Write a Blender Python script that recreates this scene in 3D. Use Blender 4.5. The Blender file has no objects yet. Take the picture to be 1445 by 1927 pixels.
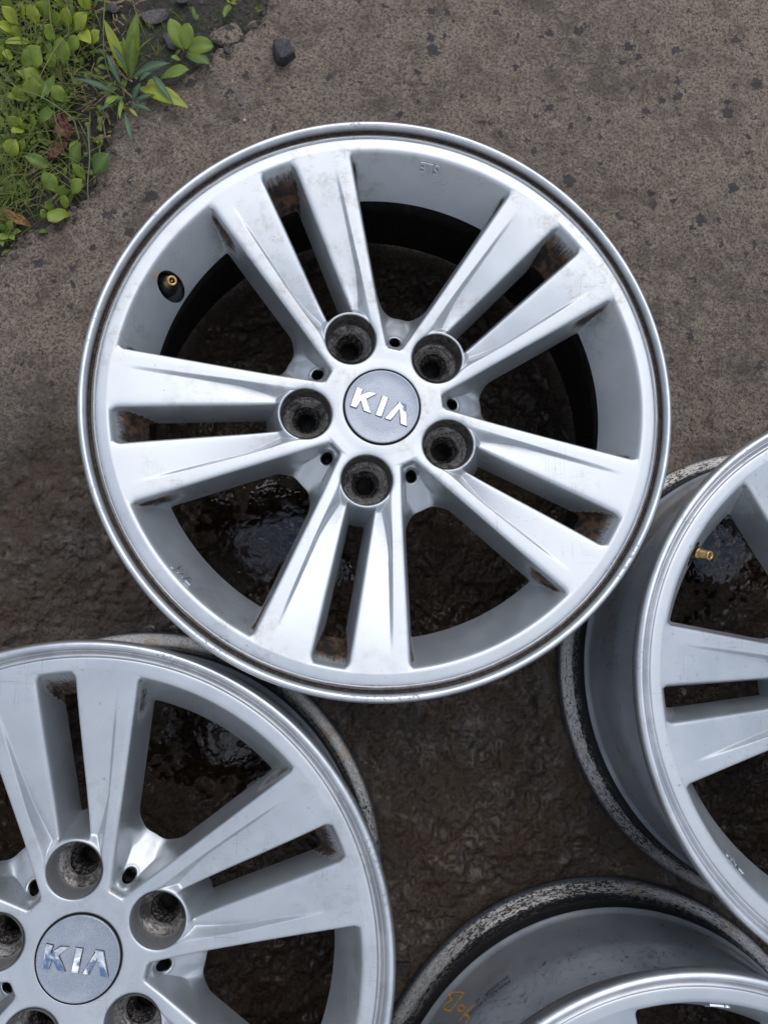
import bpy, math, random
import numpy as np
from mathutils import Matrix, Vector
random.seed(7)
RNG = np.random.default_rng(11)
S = bpy.context.scene
COL = S.collection
R = math.radians

# ---------------------------------------------------------------- camera
IMG_W, IMG_H = 1445, 1927
FOC, CAM_H, PITCH, ROLL = 1334.52, 0.73396, 0.14251, 0.50563
YAW = -R(28.7)
YM = Matrix.Rotation(YAW, 3, 'Z')
_fw = Vector((0, math.sin(PITCH), -math.cos(PITCH)))
_up = Vector((0, math.cos(PITCH), math.sin(PITCH)))
_ri = Vector((1, 0, 0))
_c, _s = math.cos(ROLL), math.sin(ROLL)
FWD = YM @ _fw
RIGHT = YM @ (_c * _ri + _s * _up)
UP = YM @ (-_s * _ri + _c * _up)
CAM = Vector((0, 0, CAM_H))
cam_d = bpy.data.cameras.new("camera")
cam = bpy.data.objects.new("camera", cam_d)
COL.objects.link(cam)
S.camera = cam
cam_d.sensor_fit = 'VERTICAL'
cam_d.sensor_height = 36
cam_d.lens = 36 * FOC / IMG_H
cam_d.clip_start = 0.01
cam_d.clip_end = 500
cm = Matrix((RIGHT, UP, -FWD)).transposed().to_4x4()
cm.translation = CAM
cam.matrix_world = cm
S.render.resolution_x, S.render.resolution_y = 767, 1024


def at(px, py, z=0.0):
    """point of the place seen at a pixel of the 1445 x 1927 photograph, at height z"""
    d = FWD + RIGHT * ((px - IMG_W / 2) / FOC) + UP * (-(py - IMG_H / 2) / FOC)
    return CAM + d * ((z - CAM.z) / d.z)


# ---------------------------------------------------------------- sky, sun, exposure
SUN_AZ, SUN_EL = R(16), R(53)
w = bpy.data.worlds.new("World")
S.world = w
w.use_nodes = True
nt = w.node_tree
N, L = nt.nodes, nt.links
N.clear()
out = N.new('ShaderNodeOutputWorld')
bg = N.new('ShaderNodeBackground')
sky = N.new('ShaderNodeTexSky')
sky.sky_type = 'NISHITA'
sky.sun_disc = False
sky.sun_elevation = SUN_EL
sky.sun_rotation = SUN_AZ
tc = N.new('ShaderNodeTexCoord')
no = N.new('ShaderNodeTexNoise')
no.inputs['Scale'].default_value = 2.6
no.inputs['Detail'].default_value = 7
no.inputs['Roughness'].default_value = 0.58
L.new(tc.outputs['Generated'], no.inputs['Vector'])
cr = N.new('ShaderNodeMapRange')
cr.inputs['From Min'].default_value = 0.42
cr.inputs['From Max'].default_value = 0.60
L.new(no.outputs['Fac'], cr.inputs['Value'])
mx = N.new('ShaderNodeMix')
mx.data_type = 'RGBA'
# cloud cover thickens and dims towards the horizon, as an overcast sky does
sepw = N.new('ShaderNodeSeparateXYZ')
L.new(tc.outputs['Generated'], sepw.inputs[0])
lowc = N.new('ShaderNodeMapRange')
lowc.inputs['From Min'].default_value = 0.75
lowc.inputs['From Max'].default_value = 0.15
L.new(sepw.outputs[2], lowc.inputs['Value'])
cmax = N.new('ShaderNodeMath'); cmax.operation = 'MAXIMUM'
L.new(cr.outputs['Result'], cmax.inputs[0])
L.new(lowc.outputs['Result'], cmax.inputs[1])
L.new(cmax.outputs[0], mx.inputs[0])
ovc = N.new('ShaderNodeMapRange')
ovc.inputs['From Min'].default_value = 0.10
ovc.inputs['From Max'].default_value = 1.0
ovc.inputs['To Min'].default_value = 0.22
ovc.inputs['To Max'].default_value = 1.0
ovc.interpolation_type = 'SMOOTHSTEP'
L.new(sepw.outputs[2], ovc.inputs['Value'])
ccol = N.new('ShaderNodeVectorMath'); ccol.operation = 'SCALE'
ccol.inputs[0].default_value = (7.9, 8.1, 8.35)
L.new(ovc.outputs['Result'], ccol.inputs['Scale'])
L.new(ccol.outputs[0], mx.inputs[7])
L.new(sky.outputs[0], mx.inputs[6])
L.new(mx.outputs[2], bg.inputs['Color'])
bg.inputs['Strength'].default_value = 0.145
L.new(bg.outputs[0], out.inputs[0])
sun_d = bpy.data.lights.new("sun", 'SUN')
sun_d.energy = 0.8
sun_d.angle = R(60)
sun_d.color = (1.0, 0.97, 0.92)
sun = bpy.data.objects.new("sun", sun_d)
COL.objects.link(sun)
sdir = Vector((math.sin(SUN_AZ) * math.cos(SUN_EL), math.cos(SUN_AZ) * math.cos(SUN_EL), math.sin(SUN_EL)))
sun.rotation_euler = sdir.to_track_quat('Z', 'Y').to_euler()
sun.location = (0, 0, 5)
S.view_settings.view_transform = 'Standard'
S.view_settings.look = 'None'
S.view_settings.gamma = 1
S.view_settings.exposure = 0.3


# ---------------------------------------------------------------- helpers
def tag(o, label=None, cat=None, group=None, kind=None):
    if label: o['label'] = label
    if cat: o['category'] = cat
    if group: o['group'] = group
    if kind: o['kind'] = kind
    return o


def mesh_obj(name, co, faces, mat, parent=None, smooth=True, normals=None, attrs=None):
    me = bpy.data.meshes.new(name)
    co = np.asarray(co, dtype=np.float32)
    if isinstance(faces, np.ndarray):
        nf, k = faces.shape
        me.vertices.add(len(co))
        me.vertices.foreach_set('co', co.ravel())
        me.loops.add(nf * k)
        me.loops.foreach_set('vertex_index', faces.astype(np.int32).ravel())
        me.polygons.add(nf)
        me.polygons.foreach_set('loop_start', np.arange(0, nf * k, k, dtype=np.int32))
        me.polygons.foreach_set('loop_total', np.full(nf, k, dtype=np.int32))
        me.update(calc_edges=True)
    else:
        me.from_pydata([tuple(map(float, c)) for c in co], [], faces)
        me.update()
    if attrs:
        for an, av in attrs.items():
            a = me.attributes.new(an, 'FLOAT', 'POINT')
            a.data.foreach_set('value', np.asarray(av, dtype=np.float32))
    me.polygons.foreach_set('use_smooth', np.full(len(me.polygons), smooth))
    if normals is not None:
        me.normals_split_custom_set_from_vertices(np.asarray(normals, dtype=np.float32).tolist())
    me.materials.append(mat)
    o = bpy.data.objects.new(name, me)
    COL.objects.link(o)
    if parent: o.parent = parent
    return o


def empty(name, loc=(0, 0, 0)):
    o = bpy.data.objects.new(name, None)
    o.empty_display_size = 0.02
    COL.objects.link(o)
    o.location = loc
    return o


def lathe(name, prof, mat, parent=None, seg=180, center=(0, 0), close=False, attrs=None):
    """prof in mm [(r, z)]; result in metres"""
    p = np.array(prof, float) / 1000
    th = np.linspace(0, 2 * np.pi, seg, endpoint=False)
    co = np.empty((len(p), seg, 3))
    co[:, :, 0] = p[:, :1] * np.cos(th) + center[0] / 1000
    co[:, :, 1] = p[:, :1] * np.sin(th) + center[1] / 1000
    co[:, :, 2] = p[:, 1:2]
    i = np.arange(len(p) - 1)[:, None]
    j = np.arange(seg)[None]
    jn = (j + 1) % seg
    f = np.stack([(i * seg + j), (i * seg + jn), ((i + 1) * seg + jn), ((i + 1) * seg + j)], -1).reshape(-1, 4)
    return mesh_obj(name, co.reshape(-1, 3), f[:, ::-1].copy(), mat, parent)


def vnoise(x, y, scale, seed=0):
    """smooth value noise in -1..1, numpy; scale = feature size in the unit of x, y"""
    rg = np.random.default_rng(1000 + seed)
    T = rg.random((256, 256)) * 2 - 1
    u, v = np.asarray(x) / scale + 37.3 * seed, np.asarray(y) / scale + 11.7 * seed
    iu, iv = np.floor(u).astype(int), np.floor(v).astype(int)
    fu, fv = u - iu, v - iv
    fu = fu * fu * fu * (fu * (fu * 6 - 15) + 10)
    fv = fv * fv * fv * (fv * (fv * 6 - 15) + 10)
    a, b = T[iu % 256, iv % 256], T[(iu + 1) % 256, iv % 256]
    c, d = T[iu % 256, (iv + 1) % 256], T[(iu + 1) % 256, (iv + 1) % 256]
    return (a * (1 - fu) + b * fu) * (1 - fv) + (c * (1 - fu) + d * fu) * fv


def sstep(a, b, x):
    t = np.clip((x - a) / (b - a), 0, 1)
    return t * t * (3 - 2 * t)


# ---------------------------------------------------------------- materials
class NT:
    def __init__(self, name):
        self.m = bpy.data.materials.new(name)
        self.m.use_nodes = True
        self.t = self.m.node_tree
        self.p = self.t.nodes['Principled BSDF']
        self.o = self.t.nodes['Material Output']

    def new(self, ty, **kw):
        n = self.t.nodes.new(ty)
        for k, v in kw.items(): setattr(n, k, v)
        return n

    def link(self, a, b): self.t.links.new(a, b)

    def pos(self): return self.new('ShaderNodeNewGeometry').outputs['Position']

    def objc(self): return self.new('ShaderNodeTexCoord').outputs['Object']

    def noise(self, vec, scale, detail=4, rough=0.6, dist=0.0):
        n = self.new('ShaderNodeTexNoise')
        n.inputs['Scale'].default_value = scale
        n.inputs['Detail'].default_value = detail
        n.inputs['Roughness'].default_value = rough
        n.inputs['Distortion'].default_value = dist
        self.link(vec, n.inputs['Vector'])
        return n.outputs['Fac']

    def voro(self, vec, scale, feature='F1', rand=1.0):
        n = self.new('ShaderNodeTexVoronoi', feature=feature)
        n.inputs['Scale'].default_value = scale
        n.inputs['Randomness'].default_value = rand
        self.link(vec, n.inputs['Vector'])
        return n

    def rng(self, v, a, b, c=0.0, d=1.0):
        n = self.new('ShaderNodeMapRange')
        n.interpolation_type = 'SMOOTHSTEP'
        for k, x in (('From Min', a), ('From Max', b), ('To Min', c), ('To Max', d)): n.inputs[k].default_value = x
        self.link(v, n.inputs['Value'])
        return n.outputs['Result']

    def math(self, op, a, b=None, c=None):
        n = self.new('ShaderNodeMath', operation=op)
        for i, x in enumerate((a, b, c)):
            if x is None: continue
            if isinstance(x, (int, float)): n.inputs[i].default_value = x
            else: self.link(x, n.inputs[i])
        return n.outputs[0]

    def mix(self, f, a, b, blend='MIX'):
        n = self.new('ShaderNodeMix', data_type='RGBA', blend_type=blend)
        for i, x in ((0, f), (6, a), (7, b)):
            if isinstance(x, (int, float)): n.inputs[i].default_value = x
            elif isinstance(x, tuple): n.inputs[i].default_value = (*x, 1) if len(x) == 3 else x
            else: self.link(x, n.inputs[i])
        return n.outputs[2]

    def mixf(self, f, a, b):
        n = self.new('ShaderNodeMix', data_type='FLOAT')
        for i, x in ((0, f), (2, a), (3, b)):
            if isinstance(x, (int, float)): n.inputs[i].default_value = x
            else: self.link(x, n.inputs[i])
        return n.outputs[0]

    def attr(self, name):
        n = self.new('ShaderNodeAttribute')
        n.attribute_name = name
        return n.outputs['Fac']

    def scalev(self, vec, s):
        n = self.new('ShaderNodeMapping')
        n.inputs['Scale'].default_value = s
        self.link(vec, n.inputs['Vector'])
        return n.outputs[0]

    def bump(self, h, dist, strength=1.0, prev=None):
        n = self.new('ShaderNodeBump')
        n.inputs['Distance'].default_value = dist
        n.inputs['Strength'].default_value = strength
        self.link(h, n.inputs['Height'])
        if prev: self.link(prev, n.inputs['Normal'])
        return n.outputs[0]

    def set(self, **kw):
        for k, v in kw.items():
            s = self.p.inputs[k.replace('_', ' ')]
            if isinstance(v, (int, float)): s.default_value = v
            elif isinstance(v, tuple): s.default_value = (*v, 1)
            else: self.link(v, s)
        return self

    def polar(self):
        """object-space polar vector (angle, r) for streaks round the wheel"""
        v = self.objc()
        sx = self.new('ShaderNodeSeparateXYZ')
        self.link(v, sx.inputs[0])
        r = self.math('SQRT', self.math('ADD', self.math('MULTIPLY', sx.outputs[0], sx.outputs[0]),
                                        self.math('MULTIPLY', sx.outputs[1], sx.outputs[1])))
        a = self.math('ARCTAN2', sx.outputs[1], sx.outputs[0])
        return r, a, sx.outputs[2]


def comb(n, x, y, z):
    c = n.new('ShaderNodeCombineXYZ')
    for i, v in enumerate((x, y, z)):
        if isinstance(v, (int, float)): c.inputs[i].default_value = v
        else: n.link(v, c.inputs[i])
    return c.outputs[0]


def mat_silver():
    n = NT('silver_paint')
    P = n.pos()
    d = n.attr('dirt')
    oc = n.new('ShaderNodeObjectInfo')
    sc_ = n.new('ShaderNodeSeparateColor')
    n.link(oc.outputs['Color'], sc_.inputs[0])
    flake = n.noise(P, 2600, 1, 0.5)
    patch = n.noise(P, 22, 5, 0.62)
    fine = n.noise(P, 330, 4, 0.7)
    r, a, z = n.polar()
    # streaks that run with the brush strokes of old brake dust
    d = n.math('MULTIPLY', d, sc_.outputs[0])
    st = n.noise(comb(n, n.math('MULTIPLY', a, 9.0), n.math('MULTIPLY', r, 7.0), z), 14, 5, 0.7)
    speck = n.rng(n.noise(P, 520, 2, 0.5), 0.70, 0.76)
    scr = n.noise(n.scalev(P, (30, 900, 200)), 1.0, 3, 0.6, 0.6)
    scr = n.rng(scr, 0.66, 0.74, 0, 0.5)
    base = n.mix(n.rng(patch, 0.35, 0.7), (0.525, 0.555, 0.580), (0.585, 0.612, 0.635))
    base = n.mix(n.math('MULTIPLY', n.math('MULTIPLY', speck, n.rng(patch, 0.5, 0.62)), 0.75), base, (0.10, 0.09, 0.085))
    base = n.mix(n.rng(flake, 0.3, 0.7, 0, 0.12), base, (0.85, 0.87, 0.9))
    # scuffed, faintly brown film where the surface is dirty
    film = n.math('MULTIPLY', n.rng(n.noise(P, 75, 7, 0.78), 0.46, 0.70), n.rng(n.noise(P, 9, 2), 0.45, 0.60, 0, 0.5))
    film = n.math('MULTIPLY', film, n.math('ADD', n.math('MULTIPLY', sc_.outputs[1], 0.8), 0.25))
    base = n.mix(film, base, (0.29, 0.235, 0.19))
    # bundles of hair scratches, two directions
    for sc3, rot3 in (((26, 1500, 200), 0.5), ((1100, 22, 200), 1.15 - 1.5708 + 0.9)):
        mp = n.new('ShaderNodeMapping')
        mp.inputs['Rotation'].default_value = (0, 0, rot3)
        mp.inputs['Scale'].default_value = sc3
        n.link(P, mp.inputs['Vector'])
        hs_ = n.rng(n.noise(mp.outputs[0], 1.0, 2, 0.6), 0.60, 0.70)
        hs_ = n.math('MULTIPLY', hs_, n.rng(n.noise(P, 19, 3, 0.6), 0.55, 0.66, 0, 0.38))
        base = n.mix(hs_, base, (0.22, 0.20, 0.185))
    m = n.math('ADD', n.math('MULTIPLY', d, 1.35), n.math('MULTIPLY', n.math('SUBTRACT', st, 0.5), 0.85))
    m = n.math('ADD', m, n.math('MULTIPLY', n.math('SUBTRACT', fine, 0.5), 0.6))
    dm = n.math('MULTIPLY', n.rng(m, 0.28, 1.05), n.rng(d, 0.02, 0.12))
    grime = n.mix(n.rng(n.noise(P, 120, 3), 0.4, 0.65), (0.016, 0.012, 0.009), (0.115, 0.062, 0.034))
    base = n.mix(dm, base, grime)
    n.set(Base_Color=base, Metallic=n.mixf(dm, 0.80, 0.0),
          Roughness=n.mixf(dm, n.mixf(n.rng(patch, 0.4, 0.65), 0.37, 0.43), 0.75),
          Coat_Weight=n.mixf(dm, 0.05, 0.0), Coat_Roughness=0.15)
    b = n.bump(fine, 0.00006, 0.5)
    b = n.bump(scr, 0.00006, 0.6, b)
    b = n.bump(flake, 0.00002, 0.5, b)
    n.link(b, n.p.inputs['Normal'])
    return n.m


def mat_lip():
    n = NT('lip_metal')
    P = n.pos()
    r, a, z = n.polar()
    big = n.noise(P, 40, 5, 0.65)
    fine = n.noise(P, 420, 4, 0.7)
    ring = n.noise(comb(n, n.math('MULTIPLY', a, 3.0), n.math('MULTIPLY', r, 900.0), n.math('MULTIPLY', z, 900.0)), 1.0, 3, 0.6)
    base = n.mix(n.rng(big, 0.4, 0.6), (0.58, 0.605, 0.635), (0.70, 0.72, 0.745))
    # curb rash on the top of the lip
    rash = n.math('MULTIPLY', n.rng(fine, 0.53, 0.62), n.rng(n.noise(P, 17, 3, 0.6), 0.56, 0.66))
    base = n.mix(n.math('MULTIPLY', rash, 0.55), base, (0.24, 0.23, 0.22))
    gro = n.math('MULTIPLY', n.rng(r, 0.2209, 0.2218), n.rng(r, 0.2262, 0.2272, 1.0, 0.0))
    deep = n.rng(r, 0.2228, 0.2244)
    oc = n.new('ShaderNodeObjectInfo')
    sc_ = n.new('ShaderNodeSeparateColor')
    n.link(oc.outputs['Color'], sc_.inputs[0])
    gro = n.math('MULTIPLY', gro, sc_.outputs[1])
    patchy = n.rng(n.math('ADD', n.math('MULTIPLY', ring, 0.6), n.math('MULTIPLY', big, 0.6)), 0.46, 0.66, 0.25, 0.9)
    gm = n.math('MULTIPLY', gro, n.mixf(deep, patchy, 1.0))
    gcol = n.mix(deep, n.mix(n.rng(fine, 0.4, 0.62), (0.10, 0.072, 0.052), (0.23, 0.185, 0.15)), n.mix(n.rng(fine, 0.4, 0.65), (0.012, 0.009, 0.008), (0.070, 0.052, 0.040)))
    base = n.mix(gm, base, gcol)
    n.set(Base_Color=base, Metallic=n.mixf(gm, 0.92, 0.1), Roughness=n.mixf(gm, n.mixf(rash, 0.33, 0.6), 0.65))
    b = n.bump(n.math('MULTIPLY', rash, fine), 0.0004, 0.6)
    b = n.bump(ring, 0.00003, 0.4, b)
    n.link(b, n.p.inputs['Normal'])
    return n.m


def mat_barrel():
    n = NT('barrel_paint')
    P = n.pos()
    big = n.noise(P, 30, 5, 0.6)
    sp = n.rng(n.noise(P, 600, 2), 0.72, 0.76)
    base = n.mix(n.rng(big, 0.3, 0.7), (0.29, 0.312, 0.345), (0.37, 0.392, 0.425))
    base = n.mix(n.math('MULTIPLY', sp, 0.5), base, (0.6, 0.62, 0.65))
    n.set(Base_Color=base, Metallic=0.4, Roughness=n.rng(big, 0.3, 0.7, 0.26, 0.38), Coat_Weight=0.4, Coat_Roughness=0.1)
    n.link(n.bump(n.noise(P, 500, 3), 0.00003, 0.5), n.p.inputs['Normal'])
    return n.m


def mat_corroded():
    n = NT('corroded_bead_seat')
    P = n.pos()
    r, a, z = n.polar()
    v = comb(n, n.math('MULTIPLY', a, 20.0), n.math('MULTIPLY', r, 300.0), n.math('MULTIPLY', z, 300.0))
    s = n.noise(v, 2.2, 7, 0.75, 0.3)
    f = n.noise(P, 380, 5, 0.75)
    m = n.math('ADD', n.math('MULTIPLY', s, 0.6), n.math('MULTIPLY', f, 0.4))
    big = n.noise(P, 9, 3, 0.5)
    m = n.math('ADD', m, n.math('MULTIPLY', n.math('SUBTRACT', big, 0.5), 0.35))
    seat = n.rng(r, 0.2225, 0.2200)
    m = n.math('ADD', m, n.mixf(seat, -0.035, 0.04))
    mask = n.rng(m, 0.49, 0.53)
    edge = n.rng(r, 0.2315, 0.2328)
    light = n.mix(n.rng(f, 0.35, 0.65), (0.24, 0.23, 0.215), (0.50, 0.49, 0.465))
    light = n.mix(n.rng(n.noise(P, 26, 3), 0.56, 0.66, 0, 0.5), light, (0.36, 0.24, 0.12))
    base = n.mix(mask, light, (0.012, 0.013, 0.016))
    base = n.mix(edge, base, n.mix(n.rng(f, 0.45, 0.6), (0.16, 0.18, 0.22), (0.08, 0.09, 0.11)))
    groove = n.math('MULTIPLY', n.rng(z, 0.0205, 0.0235), n.rng(z, 0.0365, 0.0375, 1.0, 0.0))
    base = n.mix(n.math('MULTIPLY', groove, n.rng(f, 0.35, 0.6, 1.0, 0.75)), base, (0.022, 0.022, 0.024))
    n.set(Base_Color=base, Metallic=n.mixf(mask, 0.65, 0.1), Roughness=n.mixf(mask, 0.36, 0.55))
    n.link(n.bump(n.math('MULTIPLY', m, -1.0), 0.0009, 0.6), n.p.inputs['Normal'])
    return n.m


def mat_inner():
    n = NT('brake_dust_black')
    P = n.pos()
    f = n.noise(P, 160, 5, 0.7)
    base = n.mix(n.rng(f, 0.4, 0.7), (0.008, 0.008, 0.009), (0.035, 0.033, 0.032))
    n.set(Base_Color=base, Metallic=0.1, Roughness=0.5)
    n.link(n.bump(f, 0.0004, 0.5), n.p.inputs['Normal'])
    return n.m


def mat_bore():
    n = NT('grimy_lug_bore')
    P = n.pos()
    v = n.objc()
    f = n.noise(P, 420, 5, 0.75)
    g = n.noise(n.scalev(P, (140, 140, 1500)), 1.0, 5, 0.7)
    m = n.math('ADD', n.math('MULTIPLY', f, 0.5), n.math('MULTIPLY', g, 0.5))
    base = n.mix(n.rng(m, 0.36, 0.64), (0.055, 0.048, 0.043), (0.42, 0.40, 0.38))
    base = n.mix(n.rng(n.noise(P, 75, 4), 0.48, 0.62, 0, 0.8), base, (0.025, 0.022, 0.019))
    n.set(Base_Color=base, Metallic=0.6, Roughness=n.rng(m, 0.4, 0.6, 0.6, 0.34))
    n.link(n.bump(m, 0.0006, 0.7), n.p.inputs['Normal'])
    return n.m


def mat_borew():
    n = NT('lug_bore_wall')
    P = n.pos()
    oc = n.new('ShaderNodeObjectInfo')
    sc_ = n.new('ShaderNodeSeparateColor')
    n.link(oc.outputs['Color'], sc_.inputs[0])
    f = n.noise(P, 260, 5, 0.7)
    big = n.noise(P, 70, 3, 0.6)
    dark = n.mix(n.rng(f, 0.4, 0.65), (0.075, 0.066, 0.060), (0.21, 0.195, 0.18))
    light = n.mix(n.rng(f, 0.45, 0.65), (0.42, 0.43, 0.44), (0.30, 0.30, 0.30))
    k = n.math('MULTIPLY', sc_.outputs[1], n.rng(big, 0.2, 0.45, 0.75, 1.0))
    n.set(Base_Color=n.mix(k, light, dark), Metallic=0.5, Roughness=n.rng(f, .4, .6, .38, .55))
    n.link(n.bump(f, 0.0002, 0.5), n.p.inputs['Normal'])
    return n.m


def mat_seat():
    n = NT('grimy_lug_seat')
    P = n.pos()
    f = n.noise(P, 500, 5, 0.75)
    base = n.mix(n.rng(f, 0.47, 0.62), (0.012, 0.011, 0.010), (0.22, 0.205, 0.19))
    n.set(Base_Color=base, Metallic=0.4, Roughness=n.rng(f, 0.4, 0.6, 0.55, 0.3))
    n.link(n.bump(f, 0.0008, 0.8), n.p.inputs['Normal'])
    return n.m


def mat_cap():
    n = NT('cap_paint')
    P = n.pos()
    f = n.noise(P, 1300, 2, 0.6)
    big = n.noise(P, 60, 4, 0.6)
    base = n.mix(n.rng(f, 0.35, 0.65), (0.30, 0.335, 0.39), (0.42, 0.455, 0.51))
    base = n.mix(n.rng(big, 0.45, 0.7, 0, 0.35), base, (0.55, 0.58, 0.62))
    base = n.mix(n.rng(n.noise(P, 600, 2), 0.72, 0.77, 0, 0.7), base, (0.08, 0.07, 0.06))
    n.set(Base_Color=base, Metallic=0.6, Roughness=n.rng(big, 0.3, 0.7, 0.36, 0.5))
    n.link(n.bump(f, 0.00005, 0.6), n.p.inputs['Normal'])
    return n.m


def simple(name, col, metal=0.0, rough=0.5, bump=None, var=0.0):
    n = NT(name)
    P = n.pos()
    f = n.noise(P, 300, 4, 0.7)
    d = tuple(c * (1 - var) for c in col)
    n.set(Base_Color=n.mix(n.rng(f, 0.35, 0.65), d, col), Metallic=metal, Roughness=rough)
    if bump: n.link(n.bump(f, bump, 0.7), n.p.inputs['Normal'])
    return n.m


def mat_ground():
    n = NT('wet_concrete')
    P = n.pos()
    wet0 = n.attr('wet')
    wn = n.noise(P, 14, 5, 0.65)
    wet = n.rng(n.math('ADD', wet0, n.math('MULTIPLY', n.math('SUBTRACT', wn, 0.5), 0.9)), 0.15, 0.85)
    big = n.noise(P, 5, 5, 0.6)
    mid = n.noise(P, 60, 5, 0.7)
    fine = n.noise(P, 330, 5, 0.8)
    grain = n.noise(P, 1300, 2, 0.6)
    base = n.mix(n.rng(big, 0.35, 0.65), (0.280, 0.214, 0.162), (0.150, 0.121, 0.098))
    base = n.mix(n.rng(mid, 0.35, 0.68), base, (0.310, 0.245, 0.190), 'MIX')
    base = n.mix(n.rng(fine, 0.45, 0.58, 0.0, 0.85), base, (0.045, 0.035, 0.028))
    base = n.mix(n.rng(grain, 0.56, 0.70, 0.0, 0.60), base, (0.46, 0.39, 0.32))
    base = n.mix(n.rng(grain, 0.32, 0.42, 0.7, 0.0), base, (0.035, 0.028, 0.024))
    # dark chips of aggregate, irregular outlines
    warp = n.new('ShaderNodeVectorMath', operation='ADD')
    n.link(P, warp.inputs[0])
    wv = n.new('ShaderNodeTexNoise')
    wv.inputs['Scale'].default_value = 190
    n.link(P, wv.inputs['Vector'])
    sc = n.new('ShaderNodeVectorMath', operation='SCALE')
    n.link(wv.outputs['Color'], sc.inputs[0])
    sc.inputs['Scale'].default_value = 0.014
    n.link(sc.outputs[0], warp.inputs[1])
    for scl, thr, colr, amt in ((95, 0.30, (0.035, 0.033, 0.037), 0.85), (52, 0.34, (0.042, 0.040, 0.043), 0.9),
                                (160, 0.20, (0.40, 0.36, 0.32), 0.6)):
        v = n.voro(warp.outputs[0], scl)
        sepc = n.new('ShaderNodeSeparateColor')
        n.link(v.outputs['Color'], sepc.inputs[0])
        pick = n.rng(sepc.outputs[0], 0.76, 0.79)
        size = n.math('MULTIPLY', sepc.outputs[1], thr)
        inside = n.rng(n.math('SUBTRACT', n.math('ADD', size, 0.10), v.outputs['Distance']), 0.0, 0.05)
        base = n.mix(n.math('MULTIPLY', n.math('MULTIPLY', pick, inside), amt), base, colr)
    stain = n.rng(n.noise(P, 11, 5, 0.65), 0.44, 0.62, 0, 0.75)
    blot = n.noise(P, 21, 6, 0.65, 0.5)
    base = n.mix(n.rng(blot, 0.47, 0.68, 0.0, 0.55), base, (0.060, 0.046, 0.036))
    wetcol = n.mix(1.0, base, (0.31, 0.265, 0.215), 'MULTIPLY')
    wetcol = n.mix(n.math('MULTIPLY', stain, wet), wetcol, (0.062, 0.036, 0.017))
    base = n.mix(wet, base, wetcol)
    film = n.rng(n.noise(P, 26, 5, 0.6, 0.6), 0.40, 0.66)
    rough = n.mixf(wet, 0.88, n.mixf(film, 0.42, 0.30))
    n.set(Base_Color=base, Roughness=rough, Specular_IOR_Level=0.5)
    n.link(n.math('MULTIPLY', n.math('MULTIPLY', wet, film), 0.4), n.p.inputs['Coat Weight'])
    n.p.inputs['Coat Roughness'].default_value = 0.14
    h = n.math('ADD', n.math('MULTIPLY', fine, 0.55), n.math('MULTIPLY', grain, 0.25))
    h = n.math('ADD', h, n.math('MULTIPLY', mid, 0.3))
    b = n.bump(h, 0.0026, 1.0)
    b = n.bump(n.noise(P, 900, 3, 0.7), 0.0010, 0.8, b)
    peb = n.new('ShaderNodeTexVoronoi', feature='SMOOTH_F1')
    peb.inputs['Scale'].default_value = 260
    n.link(P, peb.inputs['Vector'])
    b = n.bump(n.math('MULTIPLY', n.math('MULTIPLY', peb.outputs['Distance'], -1.0), n.rng(wet, 0.2, 0.8, 0.25, 1.0)), 0.0022, 0.8, b)
    n.link(b, n.p.inputs['Normal'])
    return n.m


def mat_soil():
    n = NT('damp_soil')
    P = n.pos()
    moss = n.attr('moss')
    f = n.noise(P, 240, 5, 0.75)
    mid = n.noise(P, 50, 4)
    base = n.mix(n.rng(f, 0.35, 0.68), (0.014, 0.012, 0.010), (0.075, 0.062, 0.050))
    mg = n.mix(n.rng(f, 0.4, 0.65), (0.018, 0.022, 0.010), (0.060, 0.068, 0.032))
    base = n.mix(n.math('MULTIPLY', moss, n.rng(mid, 0.35, 0.6)), base, mg)
    n.set(Base_Color=base, Roughness=0.8)
    n.link(n.bump(f, 0.003, 0.9), n.p.inputs['Normal'])
    return n.m


def mat_leaf(name, c1, c2, vein=(0.30, 0.38, 0.16)):
    n = NT(name)
    P = n.pos()
    oi = n.new('ShaderNodeObjectInfo')
    f = n.noise(P, 90, 4, 0.6)
    t = n.math('ADD', n.math('MULTIPLY', oi.outputs['Random'], 0.75), n.math('MULTIPLY', f, 0.5))
    base = n.mix(n.rng(t, 0.15, 0.85), c1, c2)
    v = n.attr('vein')
    base = n.mix(n.math('MULTIPLY', v, 0.35), base, vein)
    spot = n.rng(n.noise(P, 330, 2), 0.69, 0.73, 0, 0.8)
    base = n.mix(spot, base, (0.08, 0.05, 0.02))
    n.set(Base_Color=base, Roughness=0.42, Specular_IOR_Level=0.45)
    b = n.bump(n.math('MULTIPLY', v, -1.0), 0.0006, 0.6)
    b = n.bump(n.noise(P, 260, 3), 0.0006, 0.5, b)
    n.link(b, n.p.inputs['Normal'])
    tr = n.new('ShaderNodeBsdfTranslucent')
    n.link(n.mix(0.5, base, (0.16, 0.26, 0.03)), tr.inputs['Color'])
    ms = n.new('ShaderNodeMixShader')
    ms.inputs[0].default_value = 0.28
    n.link(n.p.outputs[0], ms.inputs[1])
    n.link(tr.outputs[0], ms.inputs[2])
    n.link(ms.outputs[0], n.o.inputs['Surface'])
    return n.m


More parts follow.
